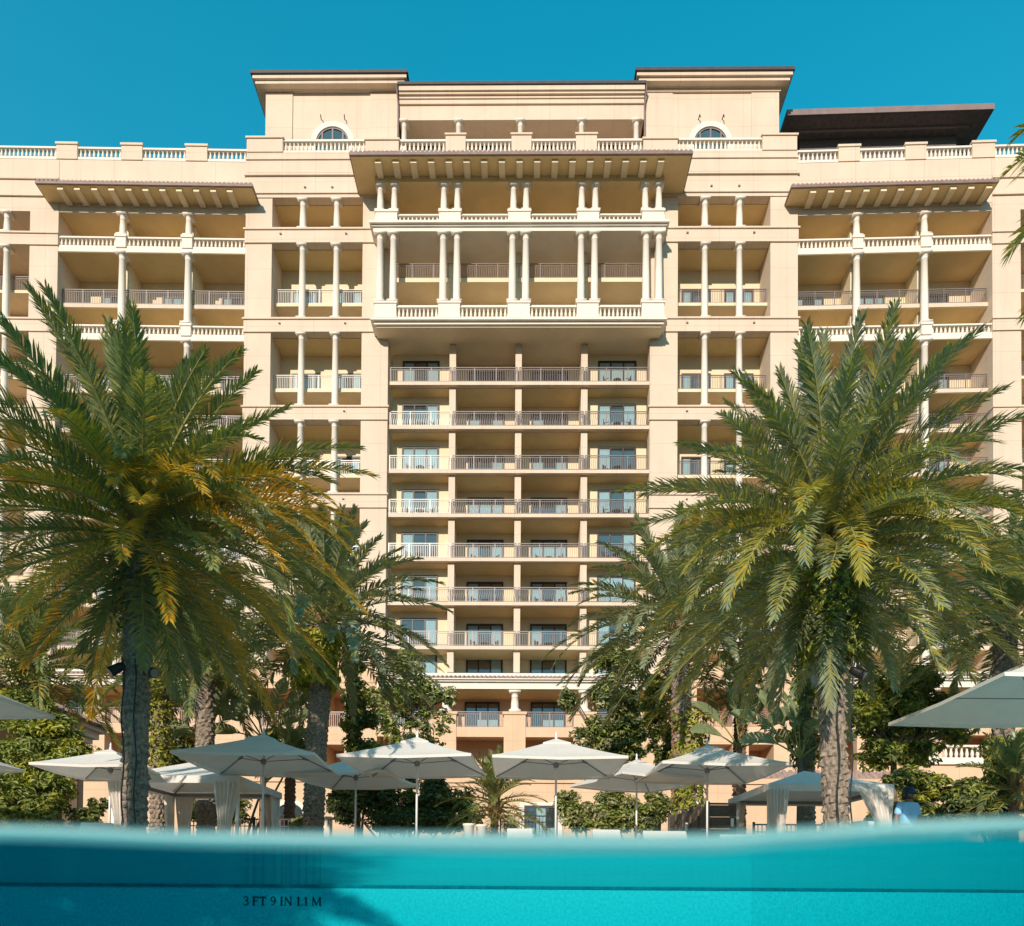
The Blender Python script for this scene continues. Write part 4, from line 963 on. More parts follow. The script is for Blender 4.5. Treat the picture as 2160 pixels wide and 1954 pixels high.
shrub('broadleaf_tree', 'tree', 'bushy green tree before the podium loggia right of centre', [(1300, 1400, 29, 52, 50), (1300, 1480, 28.5, 60, 50), (1255, 1555, 28, 50, 46), (1320, 1560, 28, 60, 46), (1200, 1478, 28.5, 22, 30), (1290, 1630, 27.5, 70, 36), (1240, 1605, 27.5, 50, 30)], ('leaf', 'leafdark', 'leafpale'), (0, 0, 1, 2), .25, seed=9, Ybase=28, trunk=((1303, 0), (1300, 1640), .16), density=.75)
shrub('climbing_fig', 'climber', 'yellow-green leafy climber between the bushy tree and the vine-clad palm', [(1385, 1500, 26, 34, 50), (1400, 1570, 26, 34, 50), (1380, 1450, 26, 26, 36)], ('vine', 'leaf', 'leafdark'), (0, 1, 2), .22, seed=14, Ybase=26, density=.9)
shrub('flowering_bush', 'bush', 'mixed pale and dark bush right of the pygmy palm', [(1235, 1720, 24, 55, 36), (1195, 1690, 24, 30, 26), (1290, 1690, 24, 40, 26)], ('leaf', 'leafpale', 'leafdark'), (0, 0, 1, 2), .19, seed=16, Ybase=24.5, density=.8)
shrub('flowering_bush', 'bush', 'dense dark bush behind the small white umbrella', [(1340, 1715, 24, 70, 42), (1385, 1700, 24, 32, 40), (1300, 1735, 23.5, 40, 26)], ('leafdark', 'leaf', 'leafpale'), (0, 1, 1, 2), .19, seed=17, Ybase=24.5, density=1.0)
shrub('hedge', 'hedge', 'dark tall hedge under the two umbrellas left of centre', [(730, 1690, 23, 46, 50), (790, 1675, 23, 50, 50), (850, 1690, 23, 52, 55), (910, 1685, 23, 50, 50), (965, 1705, 23, 48, 45), (880, 1735, 22.5, 110, 28)], ('leafdark', 'leafdark', 'leaf'), (0, 0, 0, 2), .19, seed=19, Ybase=23.5, density=1.1)
shrub('broadleaf_tree', 'tree', 'layered dark green tree right of the right palm trunk', [(1850, 1455, 21, 50, 40), (1930, 1440, 21.5, 60, 36), (1860, 1530, 21, 58, 42), (1950, 1520, 21.5, 66, 42), (1850, 1590, 20.5, 50, 36), (1930, 1590, 21, 60, 34), (2010, 1545, 22, 40, 26), (1900, 1490, 20.5, 60, 40), (1820, 1500, 20.2, 44, 50), (1980, 1490, 21.5, 44, 36)], ('leaf', 'leaflight', 'leafdark'), (0, 0, 0, 1, 2), .21, seed=23, Ybase=21, trunk=((1880, 0), (1885, 1600), .14), density=.85, sub=28)
shrub('bush', 'bush', 'leafy green bush behind the person in the blue shirt', [(1920, 1650, 18.6, 50, 34), (1975, 1665, 18.6, 50, 32), (1910, 1710, 18.2, 55, 32), (1975, 1725, 18, 50, 30)], ('leaf', 'leafdark', 'leaflight'), (0, 0, 1, 2), .17, seed=25, Ybase=18.6, density=1.0)
shrub('bush', 'bush', 'very dark bush at the right edge beside the pool', [(2050, 1690, 17, 56, 50), (2120, 1680, 17, 60, 56), (2160, 1620, 17.4, 40, 50), (2080, 1735, 16.6, 90, 24)], ('leafdark', 'leafdark', 'leaf'), (0, 0, 0, 2), .17, seed=27, Ybase=17, density=1.2)
shrub('bush', 'bush', 'large glossy bush at the left edge behind the white umbrella', [(40, 1500, 19.2, 70, 46), (95, 1545, 19.0, 72, 44), (60, 1600, 18.8, 80, 50), (150, 1590, 19.1, 56, 34), (30, 1680, 18.5, 70, 56), (110, 1670, 18.6, 50, 46), (70, 1735, 18.4, 80, 26)], ('leaf', 'leaf', 'leaflight'), (0, 0, 0, 1, 2), .17, seed=29, Ybase=19, density=.95, sub=28)
shrub('bush', 'bush', 'sparse dark bush below the white umbrella at left', [(180, 1725, 19, 38, 22), (210, 1700, 19.3, 22, 18)], ('leafdark', 'leaf'), (0, 0, 1), .15, seed=31, Ybase=19, density=.7)
shrub('bush', 'bush', 'light green low bush behind the left cabana', [(643, 1738, 21, 34, 16)], ('leafpale', 'leaf'), (0, 0, 1), .14, seed=35, Ybase=21, density=1.0)
shrub('bush', 'bush', 'leafy bushes glimpsed inside the left cabana', [(430, 1700, 23, 40, 40), (490, 1710, 23, 40, 34)], ('leaf', 'vine', 'leafdark'), (0, 1, 2), .18, seed=36, Ybase=23, density=.8)
shrub('bush', 'bush', 'dark green bush glimpsed inside the right cabana', [(1855, 1720, 22, 26, 30)], ('leafdark', 'leaf'), (0, 1), .16, seed=37, Ybase=22, density=.8)
shrub('bush', 'bush', 'tangled green bush below the big-leaved plant left of the blue-shaded umbrella', [(395, 1560, 24, 34, 30), (365, 1600, 24, 30, 30), (640, 1560, 25, 40, 26), (590, 1560, 25, 40, 24)], ('leaf', 'leafdark', 'vine'), (0, 1, 2), .2, seed=38, Ybase=24.4, density=.8)

def paddle(mb, base, az, el, L, W, droop, pet=.4, mi=0):
    pts = []; tans = []; p = Vector(base); n = 16
    for i in range(n + 1):
        t = i / n; e = el - droop * t ** 1.8; T = Vector((math.cos(az) * math.cos(e), math.sin(az) * math.cos(e), math.sin(e))); pts.append(p.copy()); tans.append(T); p = p + T * (L / n)
    mb.tube(pts, [.03 * (1 - .75 * i / n) for i in range(n + 1)], 5, 1)
    S0 = Vector((-math.sin(az), math.cos(az), 0)); ro = R(68) * abs(math.cos(az)); i0 = int(n * pet)
    Sf = lambda i: S0 * math.cos(ro) + S0.cross(tans[i]) * math.sin(ro)
    wd = lambda i: W * math.sin(math.pi * min(1, max(.02, (i - i0) / (n - i0) * .93 + .05))) ** .6
    for i in range(i0, n):
        gap = random.random() < .35
        for sg in (-1, 1):
            S = Sf(i)
            lift = .28; sag = -.12 if gap else 0
            N0, N1 = S.cross(tans[i]) * sg, S.cross(tans[i + 1]) * sg
            up0 = Vector((0, 0, 1)) * lift; e0 = pts[i] + (S * sg + up0) * wd(i) + tans[i] * .12; k = .82 if gap else 1
            e1 = pts[i].lerp(pts[i + 1], k) + (S * sg + up0) * wd(i + 1) + tans[i + 1] * .12 + Vector((0, 0, sag * wd(i)))
            mb.quad(pts[i], pts[i].lerp(pts[i + 1], k if gap else 1), e1, e0, mi)
def paddle_plant(label, px, py, Y, leaves, stem=True, seed=1, group='big-leaved plants among the palms'):
    random.seed(seed); h = P(px, py, Y); base = Vector((h.x, Y, gz_at(Y))); t = thing('bird_of_paradise_plant', label, 'plant', base, 0, group)
    s = MB(); s.tube([(0, 0, -.1), (0, 0, (h.z - base.z) * .5), h - base], [.13, .11, .08], 8); s.build('stem', M['branch'], t)
    mb = MB()
    for (a, e, L, W, d) in leaves: paddle(mb, h - base, R(a), R(e), L, W, R(d))
    mb.build('leaves', [M['banana'], M['rachis']], t)
paddle_plant('fan of broad paddle leaves left of the medium left palm', 556, 1560, 22, [(180, 42, 2.0, .24, 40), (200, 58, 2.2, .24, 25), (150, 72, 2.2, .24, 15), (20, 76, 2.0, .24, 15), (0, 55, 2.0, .24, 30), (-20, 35, 1.8, .22, 40), (190, 15, 1.8, .22, 30), (270, 50, 1.6, .2, 40)], seed=1)
paddle_plant('tall upright paddle-leaved plant right of the left palm trunk', 440, 1570, 21, [(170, 84, 2.4, .26, 8), (10, 78, 2.2, .26, 12), (190, 66, 2.0, .25, 35), (350, 60, 1.6, .22, 40), (200, 40, 1.6, .24, 90), (270, 70, 1.8, .24, 25), (160, 30, 1.6, .2, 60)], seed=2)
paddle_plant('tall paddle-leaved plant right of the vine-clad palm', 1560, 1580, 22, [(170, 84, 2.6, .22, 8), (20, 70, 2.2, .24, 30), (190, 55, 2.0, .2, 40), (350, 45, 2.2, .24, 45), (0, 25, 1.8, .22, 50), (200, 30, 1.8, .2, 50), (270, 60, 1.8, .24, 40)], seed=3)
paddle_plant('paddle-leaved plant left of the right palm trunk', 1688, 1600, 20.5, [(170, 66, 2.3, .2, 20), (180, 48, 2.4, .2, 45), (195, 30, 2.0, .2, 60), (90, 84, 2.3, .22, 8), (10, 66, 1.8, .22, 25), (-10, 40, 1.6, .2, 60), (190, 78, 1.9, .2, 12), (270, 55, 1.4, .2, 50)], seed=4)
# low pygmy date palm, bare-trunked small palms and a fan palm
def small_palm(label, px, py, Y, nf, L, r, seed, ll=.3, low=-25, **k):
    return palm_px(label, px, px, py, Y, r0=r, r1=r * .9, nf=nf, L=L, seed=seed, n=34, ll=ll, low=low, group='small palms behind the umbrellas', barkm='barkred', w=.03, **k)
small_palm('low feathery pygmy palm between the two central white umbrellas', 1044, 1680, 20, 40, 1.75, .10, 81, yel=.3)
small_palm('small red-barked palm behind the vine-clad palm right of centre', 1428, 1470, 23, 30, 1.3, .17, 83, yel=.25)
small_palm('small red-barked palm before the low wall with the arched window', 614, 1590, 24, 26, 1.3, .17, 85, yel=.1)
small_palm('small palm behind the bird of paradise plant right of centre', 1562, 1450, 24, 34, 1.7, .2, 87, yel=.1)
small_palm('small feathery palm low at the right edge beside the dark bush', 2140, 1640, 16.4, 36, 1.5, .1, 89, yel=.2)
# ------------------------------------------------------------------ parasols
def umbrella(label, px, py_unused, Yc, W, H, rz=0, rise=None, pole='alu', tilt=0):
    c = at(px, 1600, Yc); t = thing('pool_umbrella', label, 'umbrella', (c.x, Yc, DK - .01), R(rz), 'square canvas umbrellas round the pool')
    h = W / 2; rise = rise or W * .215; zr = H - DK + .01; n = 8
    def surf(u, v, off=0):                      # a square canopy: sagging panels between the four corner ribs
        m = max(abs(u), abs(v)); k = 1 - m; e = min(abs(u), abs(v)) / m if m > 1e-6 else 0
        return Vector((u * h, v * h, zr + rise * (k ** 1.12) - .035 * (1 - e) * m + off))
    cp = MB()
    for sgn, axis in ((1, 0), (-1, 0), (1, 1), (-1, 1)):
        idx = []
        for i in range(1, n + 1):
            m = .16 + .84 * (i - 1) / (n - 1); row = []
            for j in range(n + 1):
                s = m * (2 * j / n - 1); row.append(surf(*((m * sgn, s) if axis == 0 else (s, m * sgn))))
            idx.append(row)
        for i in range(n - 1):
            for j in range(n):
                q = [idx[i][j], idx[i][j+1], idx[i+1][j+1], idx[i+1][j]]; cp.quad(*(q if (sgn > 0) == (axis == 0) else q[::-1]))
        for j in range(n):
            a, b = idx[-1][j], idx[-1][j + 1]; d = Vector((0, 0, -.055)); o = Vector((sgn * .004, 0, 0)) if axis == 0 else Vector((0, sgn * .004, 0))
            cp.quad(a + o, b + o, b + d + o, a + d + o)
    cp.build('canopy', M['fabric'], t)
    v = MB(); q = .22; zt = zr + rise + .035
    cor = [Vector((sx * q * h, sy * q * h, surf(.20, .20).z + .018)) for sx, sy in ((1,1),(-1,1),(-1,-1),(1,-1))]
    for k in range(4):
        a, b = cor[k], cor[(k + 1) % 4]; mid = (a + b) / 2 + Vector((0, 0, -.015)); v.add([a, mid, b, (0, 0, zt)], [(0, 1, 3), (1, 2, 3)])
        v.quad(a, b, b - Vector((0, 0, .03)), a - Vector((0, 0, .03)))
    v.build('vent_cap', M['fabric'], t)
    p_ = MB(); p_.lathe(0, 0, [(.024, .06), (.024, zt - .01)], 10); p_.build('pole', M[pole], t, None, True)
    f = MB(); f.lathe(0, 0, [(.03, zt - .02), (.034, zt + .02), (.018, zt + .06), (.026, zt + .10), (.008, zt + .15)], 8); f.build('finial', M[pole], t, None, True)
    hb = MB(); hb.lathe(0, 0, [(.05, zr - .02), (.06, zr + .01), (.06, zr + .07), (.03, zr + .10)], 10); hb.build('hub', M['grey'], t)
    for k in range(4):
        sx, sy = ((1,1),(-1,1),(-1,-1),(1,-1))[k]
        r = MB(); r.tube([surf(sx * m, sy * m, -.025) for m in (.06, .3, .6, .8, .985)], .013, 5); r.build('rib', M['grey'], t)
        r = MB(); r.tube([(sx * .04, sy * .04, zr + .05), surf(sx * .52, sy * .52, -.03)], .010, 5); k_ = surf(sx * .52, sy * .52, -.03); r.tube([k_ - Vector((sx*.05, sy*.05, 0)), k_ + Vector((sx*.05, sy*.05, -.01))], .024, 6); r.build('strut', M['grey'], t)
    b = MB(); b.lathe(0, 0, [(.30, 0), (.30, .05), (.06, .08), (.04, .35)], 16); b.build('base', M['grey'], t)
    return t
def ctr(pxn, Zn, W): return 1080 + (pxn - 1080) * Zn / (Zn + W / 2)
umbrella('white umbrella left of the left palm trunk', ctr(170, 15.4, 2.3), 0, 15.4 + 1.15, 2.3, 2.64, 4)
umbrella('umbrella shaded blue-grey beside the large left palm', 556, 0, 15.3, 2.78, 2.64, 3)
umbrella('smaller shaded umbrella behind and between the blue-shaded and white umbrellas', 751, 0, 17.5, 2.45, 2.64, -12)
umbrella('white umbrella left of the picture centre', 880, 0, 15.4, 2.70, 2.64, -4)
umbrella('white umbrella right of the picture centre in front of the pygmy palm', ctr(1182, 14.1, 2.7), 0, 15.45, 2.70, 2.64, 0)
umbrella('small white umbrella half hidden behind its right neighbour', 1343, 0, 17.6, 2.45, 2.64, 24)
umbrella('white umbrella directly left of the right cabana', ctr(1530, 14.7, 2.72), 0, 16.05, 2.72, 2.64, 2)
umbrella('large near umbrella cut off by the right picture edge', 1080 + 8.2 / 11.2 * F_PX, 0, 11.2, 3.0, 3.0, 0)
umbrella('large near umbrella cut off by the left picture edge', 1080 - 9.58 / 11.1 * F_PX, 0, 11.1, 3.0, 3.0, 0)
umbrella('small white umbrella cut off by the left picture edge lower down', 1080 - 12.4 / 15.2 * F_PX, 0, 15.2, 2.4, 2.64, 0)

# ------------------------------------------------------------------ cabanas
def curtain(mb, x, y, zt, zb, wt, wm, wb, ax, lean=0., pinch=.42, seed=0):
    rnd = random.Random(seed); N, K = 26, 14; ph = rnd.uniform(0, 6)
    rows = []
    for k in range(K + 1):
        t = k / K; z = zt + (zb - zt) * t
        w = wt + (wm - wt) * min(1, t / pinch) ** 1.3 if t < pinch else wm + (wb - wm) * ((t - pinch) / (1 - pinch)) ** .8
        row = []
        for i in range(N + 1):
            s = i / N - .5; fold = .045 * math.sin(s * 38 + ph + t) * (.5 + .5 * w / max(wt, .01))
            o = s * w + lean * (t if t < pinch * 1.6 else pinch * 1.6)
            row.append((x + o, y + fold, z) if ax == 0 else (x + fold, y + o, z))
        rows.append(row)
    for k in range(K):
        for i in range(N): mb.quad(rows[k][i], rows[k][i+1], rows[k+1][i+1], rows[k+1][i])
def cabana(label, x0, x1, y0, y1, He, rise, curts, rz=0):
    cx, cy = (x0 + x1) / 2, (y0 + y1) / 2; w, d = (x1 - x0) / 2, (y1 - y0) / 2
    t = thing('poolside_cabana', label, 'cabana', (cx, cy, DK - .01), R(rz), 'white poolside cabanas'); ze = He - DK; vh = .17
    rf = MB(); n = 8
    for (ax, sg) in ((0, 1), (0, -1), (1, 1), (1, -1)):
        rows = []
        for i in range(n + 1):
            m = i / n; row = []
            for j in range(n + 1):
                s = m * (2 * j / n - 1); z = ze + rise * (1 - m) ** 1.05 - .03 * math.sin(math.pi * j / n) * m * (1 - m) * 4
                row.append((sg * m * w, s * d, z) if ax == 0 else (s * w, sg * m * d, z))
            rows.append(row)
        for i in range(n):
            for j in range(n): q = [rows[i][j], rows[i][j+1], rows[i+1][j+1], rows[i+1][j]]; rf.quad(*(q if (sg > 0) == (ax == 0) else q[::-1]))
    rf.build('canopy', M['fabricin'], t)
    vl = MB()
    for (a, b) in (((-w, -d), (w, -d)), ((w, -d), (w, d)), ((w, d), (-w, d)), ((-w, d), (-w, -d))):
        vl.quad((a[0]*1.003, a[1]*1.003, ze), (b[0]*1.003, b[1]*1.003, ze), (b[0]*1.003, b[1]*1.003, ze - vh), (a[0]*1.003, a[1]*1.003, ze - vh))
    vl.build('valance', M['fabricin'], t)
    for sx in (-1, 1):
        for sy in (-1, 1):
            p_ = MB(); X, Y = sx * (w - .07), sy * (d - .07); p_.box(X - .035, X + .035, Y - .035, Y + .035, 0, ze - .02); p_.build('post', M['white'], t)
    fr = MB()
    for sx in (-1, 1): fr.box(sx * (w - .07) - .03, sx * (w - .07) + .03, -d + .12, d - .12, ze - .13, ze - .05)
    for sy in (-1, 1): fr.box(-w + .12, w - .12, sy * (d - .07) - .03, sy * (d - .07) + .03, ze - .13, ze - .05)
    for sx in (-1, 1): 
        for sy in (-1, 1): fr.tube([(sx * (w - .1), sy * (d - .1), ze - .08), (0, 0, ze + rise - .1)], .02, 5)
    fr.build('roof_frame', M['grey'], t)
    for i, c in enumerate(curts):
        mb = MB(); curtain(mb, *c, seed=i); mb.build('curtain', M['fabricin'], t, None, True)
    return t
def CL(w, d, ze):  # x, y, ztop, zbottom, wtop, wmid, wbottom, axis, lean
    zt = ze - .1
    return zt
xa = at(231, 1640, 16.4).x; xb = at(506, 1640, 16.4).x
w, d = (xb - xa) / 2, 1.5
cabana('white cabana behind the left palm trunk with gathered pale curtains', xa, xb, 16.4, 19.4, 2.55, .62,
       [(-w + .26, -d - .02, 2.12, .02, .55, .30, .46, 0, .08), (w - .30, -d - .02, 2.12, .05, .62, .34, .26, 0, -.08), (-w + .1, d - .3, 2.12, .02, .55, .30, .36, 1, -.1), (-w + .38, d - .1, 2.12, .02, .5, .3, .3, 0, .0), (w - .3, d - .1, 2.12, .02, .4, .22, .3, 0, .1), (w - .1, d - .3, 2.12, .02, .4, .22, .3, 1, 0)])
xa = at(1618, 1648, 16.7).x; xb = at(1886, 1648, 16.7).x; w = (xb - xa) / 2
cabana('white cabana behind the right palm trunk with blue-shaded curtains', xa, xb, 16.7, 19.7, 2.50, .56,
       [(-w + .24, -d - .02, 2.1, .02, .52, .34, .28, 0, .0), (w - .42, -d - .02, 2.1, .10, .84, .34, .18, 0, .42), (-w + .22, d - .12, 2.1, .02, .42, .3, .3, 0, 0), (-w + .1, d - .3, 2.1, .02, .5, .3, .3, 1, 0), (w - .1, -d + .35, 2.1, .05, .5, .3, .3, 1, 0)])

# ------------------------------------------------------------------ loungers, bins, pots, enclosure, fences
def lounger(label, px, Y, rz=0, top=1.14, W=.62):
    c = at(px, 1740, Y); t = thing('sun_lounger', label, 'sun lounger', (c.x, Y, DK - .01), R(rz), 'sun loungers along the pool edge'); z = top - DK
    f = MB(); f.box(-W/2, W/2, -1.25, .62, .26, .31); f.build('frame', M['white'], t)
    for sx in (-1, 1):
        for y in (-1.15, .5): l_ = MB(); l_.box(sx*(W/2-.04)-.025, sx*(W/2-.04)+.025, y-.03, y+.03, 0, .258); l_.build('leg', M['white'], t)
    s = MB(); s.box(-W/2+.01, W/2-.01, -1.24, .02, .315, .40); o = s.build('seat_cushion', M['fabric'], t)
    bm = o.modifiers.new('b', 'BEVEL'); bm.width = .02; bm.segments = 2
    b = MB(); A, B = Vector((0, .03, .36)), Vector((0, .38, z - .02)); n_ = Vector((0, (B - A).z, -(B - A).y)).normalized() * .045; X = Vector((W/2 - .01, 0, 0))
    b.add([A-X-n_, A+X-n_, B+X-n_, B-X-n_, A-X+n_, A+X+n_, B+X+n_, B-X+n_], [(0,1,2,3),(7,6,5,4),(0,4,5,1),(1,5,6,2),(2,6,7,3),(3,7,4,0)]); o = b.build('back_cushion', M['fabric'], t)
    bm = o.modifiers.new('b', 'BEVEL'); bm.width = .02; bm.segments = 2
    return t
lounger('white sun lounger below the white umbrella at left', 190, 14.0, 10, 1.27)
lounger('white sun lounger below the central right umbrella', 1097, 13.4, 0, 1.16, .52)
lounger('white sun lounger between the two right-hand umbrella poles, left of the small umbrella', 1284, 13.4, 0, 1.15, .56)
lounger('white sun lounger just left of the pole of the umbrella beside the right cabana', 1410, 13.4, 0, 1.13, .86)
lounger('white sun lounger in front of the left post of the right cabana', 1570, 13.4, 0, 1.07, .74)
def pot(label, px, Y):
    c = at(px, 1744, Y); t = thing('flower_pot', label, 'pot', (c.x, Y, DK - .01), 0, 'white pots before the hedge')
    m = MB(); m.lathe(0, 0, [(.06, 0), (.075, .3), (.11, .95), (.125, .96), (.125, 1.0), (.10, 1.0), (.10, .93)], 14, cap=False); m.build('pot', M['pot'], t, None, True)
    m = MB(); m.lathe(0, 0, [(.0, .93), (.10, .935)], 12, cap=False); m.build('soil', M['earth'], t)
pot('white tapered pot, left of a pair before the dark hedge', 989, 14.4); pot('white tapered pot, right of a pair before the dark hedge', 1016, 14.6)
c = at(1819, 1740, 14.6); t = thing('towel_bin', 'white box-shaped bin right of the right palm trunk', 'bin', (c.x, 14.6, DK - .01), R(8))
m = MB(); m.box(-.155, .155, -.15, .15, .06, 1.02); o = m.build('body', M['white'], t); bm = o.modifiers.new('b', 'BEVEL'); bm.width = .02; bm.segments = 2
m = MB(); m.box(-.17, .17, -.165, .165, 1.022, 1.12); o = m.build('lid', M['white'], t); bm = o.modifiers.new('b', 'BEVEL'); bm.width = .03; bm.segments = 2
m = MB(); m.lathe(0, -.168, [(.012, 1.06), (.012, 1.08)], 8); m.build('latch', M['grey'], t)
for sx in (-1, 1): m = MB(); m.box(sx*.12-.02, sx*.12+.02, -.12, .12, 0, .058); m.build('foot', M['grey'], t)
# board enclosure
ex, ez = at(1493, 1693, 18.5).x, at(1493, 1693, 18.5).z; fx = at(1413, 1719, 21.6).x; rx = at(1553, 1693, 18.5).x
t = thing('board_enclosure', 'dark weathered board enclosure with wall lamps left of the right cabana', 'enclosure', (ex, 18.5, DK - .01)); z = ez - DK
m = MB(); L = rx - ex; nb = 6
for k in range(nb): m.box(.06, L, -.02 - .003 * (k % 2), .02, .05 + k * (z - .1) / nb, .05 + (k + 1) * (z - .1) / nb - .012)
m.box(.0, L, -.035, .035, z - .045, z); m.build('front_boards', M['fence'], t)
m = MB(); D = Vector((fx - ex, 3.1, 0)); n_ = Vector((-D.y, D.x, 0)).normalized() * .02
for k in range(nb):
    za, zb_ = .05 + k * (z - .1) / nb, .05 + (k + 1) * (z - .1) / nb - .012
    m.add([(-n_.x, -n_.y, za), (D.x - n_.x, D.y - n_.y, za), (D.x + n_.x, D.y + n_.y, za), (n_.x, n_.y, za), (-n_.x, -n_.y, zb_), (D.x - n_.x, D.y - n_.y, zb_), (D.x + n_.x, D.y + n_.y, zb_), (n_.x, n_.y, zb_)], [(0,3,2,1),(4,5,6,7),(0,1,5,4),(1,2,6,5),(2,3,7,6),(3,0,4,7)])
m.build('side_boards', M['fence'], t)
for k in range(6):
    q = D * (k / 5); p_ = MB(); p_.box(q.x - .055, q.x + .04, q.y - .05, q.y + .04, 0, z + .03); p_.build('post', M['fence'], t)
for dx, zz_ in ((.52 * 1.0 + .1, -.5), ): m = MB(); m.lathe(dx, -.06, [(.03, z - .62), (.045, z - .58), (.045, z - .44), (.03, z - .40)], 10); m.build('wall_lamp', M['bulb'], t, None, True)
q = D * .45; m = MB(); m.lathe(q.x - .09, q.y - .05, [(.03, z - .62), (.045, z - .58), (.045, z - .44), (.03, z - .40)], 10); m.build('wall_lamp', M['bulb'], t, None, True)
def ironfence(label, px0, px1, pyt, Y):
    a, b = at(px0, pyt, Y), at(px1, pyt, Y); L = b.x - a.x; t = thing('iron_fence', label, 'fence', (a.x, Y, gz_at(Y)), 0, 'black iron garden fences'); z = a.z - gz_at(Y)
    m = MB(); m.box(0, L, -.02, .02, z - .04, z); m.box(0, L, -.015, .015, z - .25, z - .22); m.box(0, L, -.015, .015, .1, .13)
    n = int(L / .12)
    for k in range(n + 1): x = L * k / n; m.box(x - .010, x + .010, -.011, .011, .12, z - .03)
    m.build('rails_and_bars', M['black'], t)
    for k in range(int(L / 2) + 1): x = min(L, k * 2.0); p_ = MB(); p_.box(x - .03, x + .03, -.03, .03, 0, z + .05); p_.build('post', M['black'], t)
ironfence('black iron fence seen behind the left cabana', 400, 650, 1726, 22)
ironfence('dark iron fence before the hotel door beside the central umbrella pole', 1056, 1160, 1720, 25)
ironfence('black iron fence seen through the right cabana', 1590, 1800, 1738, 20.6)
# stone planter wall at left of the arched window
c = at(585, 1722, 24.5); t = thing('planter_wall', 'low stone planter wall below the arched window behind the left cabana', 'wall', (c.x, 24.5, gz_at(24.5)))
m = MB(); m.box(0, 1.8, 0, .4, -.1, c.z - gz_at(24.5) - .08); m.build('wall', M['stone'], t); m = MB(); m.box(-.05, 1.85, -.05, .45, c.z - gz_at(24.5) - .078, c.z - gz_at(24.5)); m.build('coping', M['stone'], t)

# garden pavilion with a tiled hip roof at the far left
EZ = 6.0; Ya, Yb = EZ * F_PX / 380, EZ * F_PX / 333; exx = at(185, 1515, (Ya + Yb) / 2).x
t = thing('garden_pavilion', 'low pavilion with a tiled hip roof behind the bush at far left', 'pavilion', (exx - .7, Yb - .7, 0)); bx, by = exx - .7, Yb - .7
m = MB(); m.box(-9, 0, -6.5, 0, 0, EZ - .75); m.build('wall', M['peach'], t)
m = MB(); m.box(-9.2, .2, -6.7, .2, EZ - .74, EZ - .55); m.box(-9.35, .35, -6.85, .35, EZ - .55, EZ - .30); m.box(-9.55, .55, -7.05, .55, EZ - .30, EZ - .14); m.build('cornice', M['stone'], t)
m = MB(); e = .72; A = [(-9 - e, -6.5 - e, EZ - .13), (e, -6.5 - e, EZ - .13), (e, e, EZ - .13), (-9 - e, e, EZ - .13)]; r1, r2 = (-5.6, -3.25, EZ + 1.7), (-3.4, -3.25, EZ + 1.7)
m.add(A + [r1, r2], [(0,1,5,4),(1,2,5),(2,3,4,5),(3,0,4),(0,3,2,1)])
def trow(p0, p1, q0, q1, n):
    for k in range(n):
        f = (k + .5) / n; a = Vector(p0).lerp(Vector(p1), f)
        b = Vector(q0).lerp(Vector(q1), f) if q0 != q1 else Vector(q0); g = 1 - abs(f - .5) * 2 if q0 == q1 else 1
        b = a.lerp(b, max(.08, min(1, g if q0 == q1 else 1))); m.tube([a + Vector((0, 0, .02)), b + Vector((0, 0, .04))], .10, 6)
trow(A[1], A[2], (-3.4, -3.25, EZ + 1.7), (-3.4, -3.25, EZ + 1.7), 24); m.build('roof', M['tile'], t)
for k in range(3): m = MB(); y = -5.6 + k * 2.1; m.box(.005, .06, y, y + 1.0, 2.0, 4.2); o = m.build('window', M['frame'], t); m = MB(); m.quad((.065, y + .08, 2.08), (.065, y + .92, 2.08), (.065, y + .92, 4.12), (.065, y + .08, 4.12)); m.build('glass_pane', M['glass'], o)

# ------------------------------------------------------------------ chairs and tables on the balconies
def bchair(loc, rz):
    m = MB(); m.box(-.24, .24, -.22, .22, .40, .45)
    for sx in (-1, 1):
        for sy in (-1, 1): m.box(sx*.22-.02, sx*.22+.02, sy*.2-.02, sy*.2+.02, 0, .399 if sy < 0 else .92)
        m.box(sx*.235-.02, sx*.235+.02, -.2, .2, .62, .655)
    for k in range(4): m.box(-.2, .2, .195, .225, .52 + k*.10, .58 + k*.10)
    return m
def btable():
    m = MB(); m.lathe(0, 0, [(.30, .60), (.31, .61), (.31, .63), (.30, .635)], 16); m.lathe(0, 0, [(.2, 0), (.19, .02), (.03, .04), (.03, .598)], 10); return m
M['wicker'] = pm('brown_wicker', (.13, .07, .045), .7, .3, 20)
c0 = bchair(None, 0); c0 = c0.build('balcony_chair', M['wicker']); t0_ = btable().build('balcony_table', M['wicker'])
ordn = ['top', 'second', 'third', 'fourth', 'fifth', 'sixth', 'seventh']; bn = ['left side', 'left middle', 'right middle', 'right side']
first = [True, True]
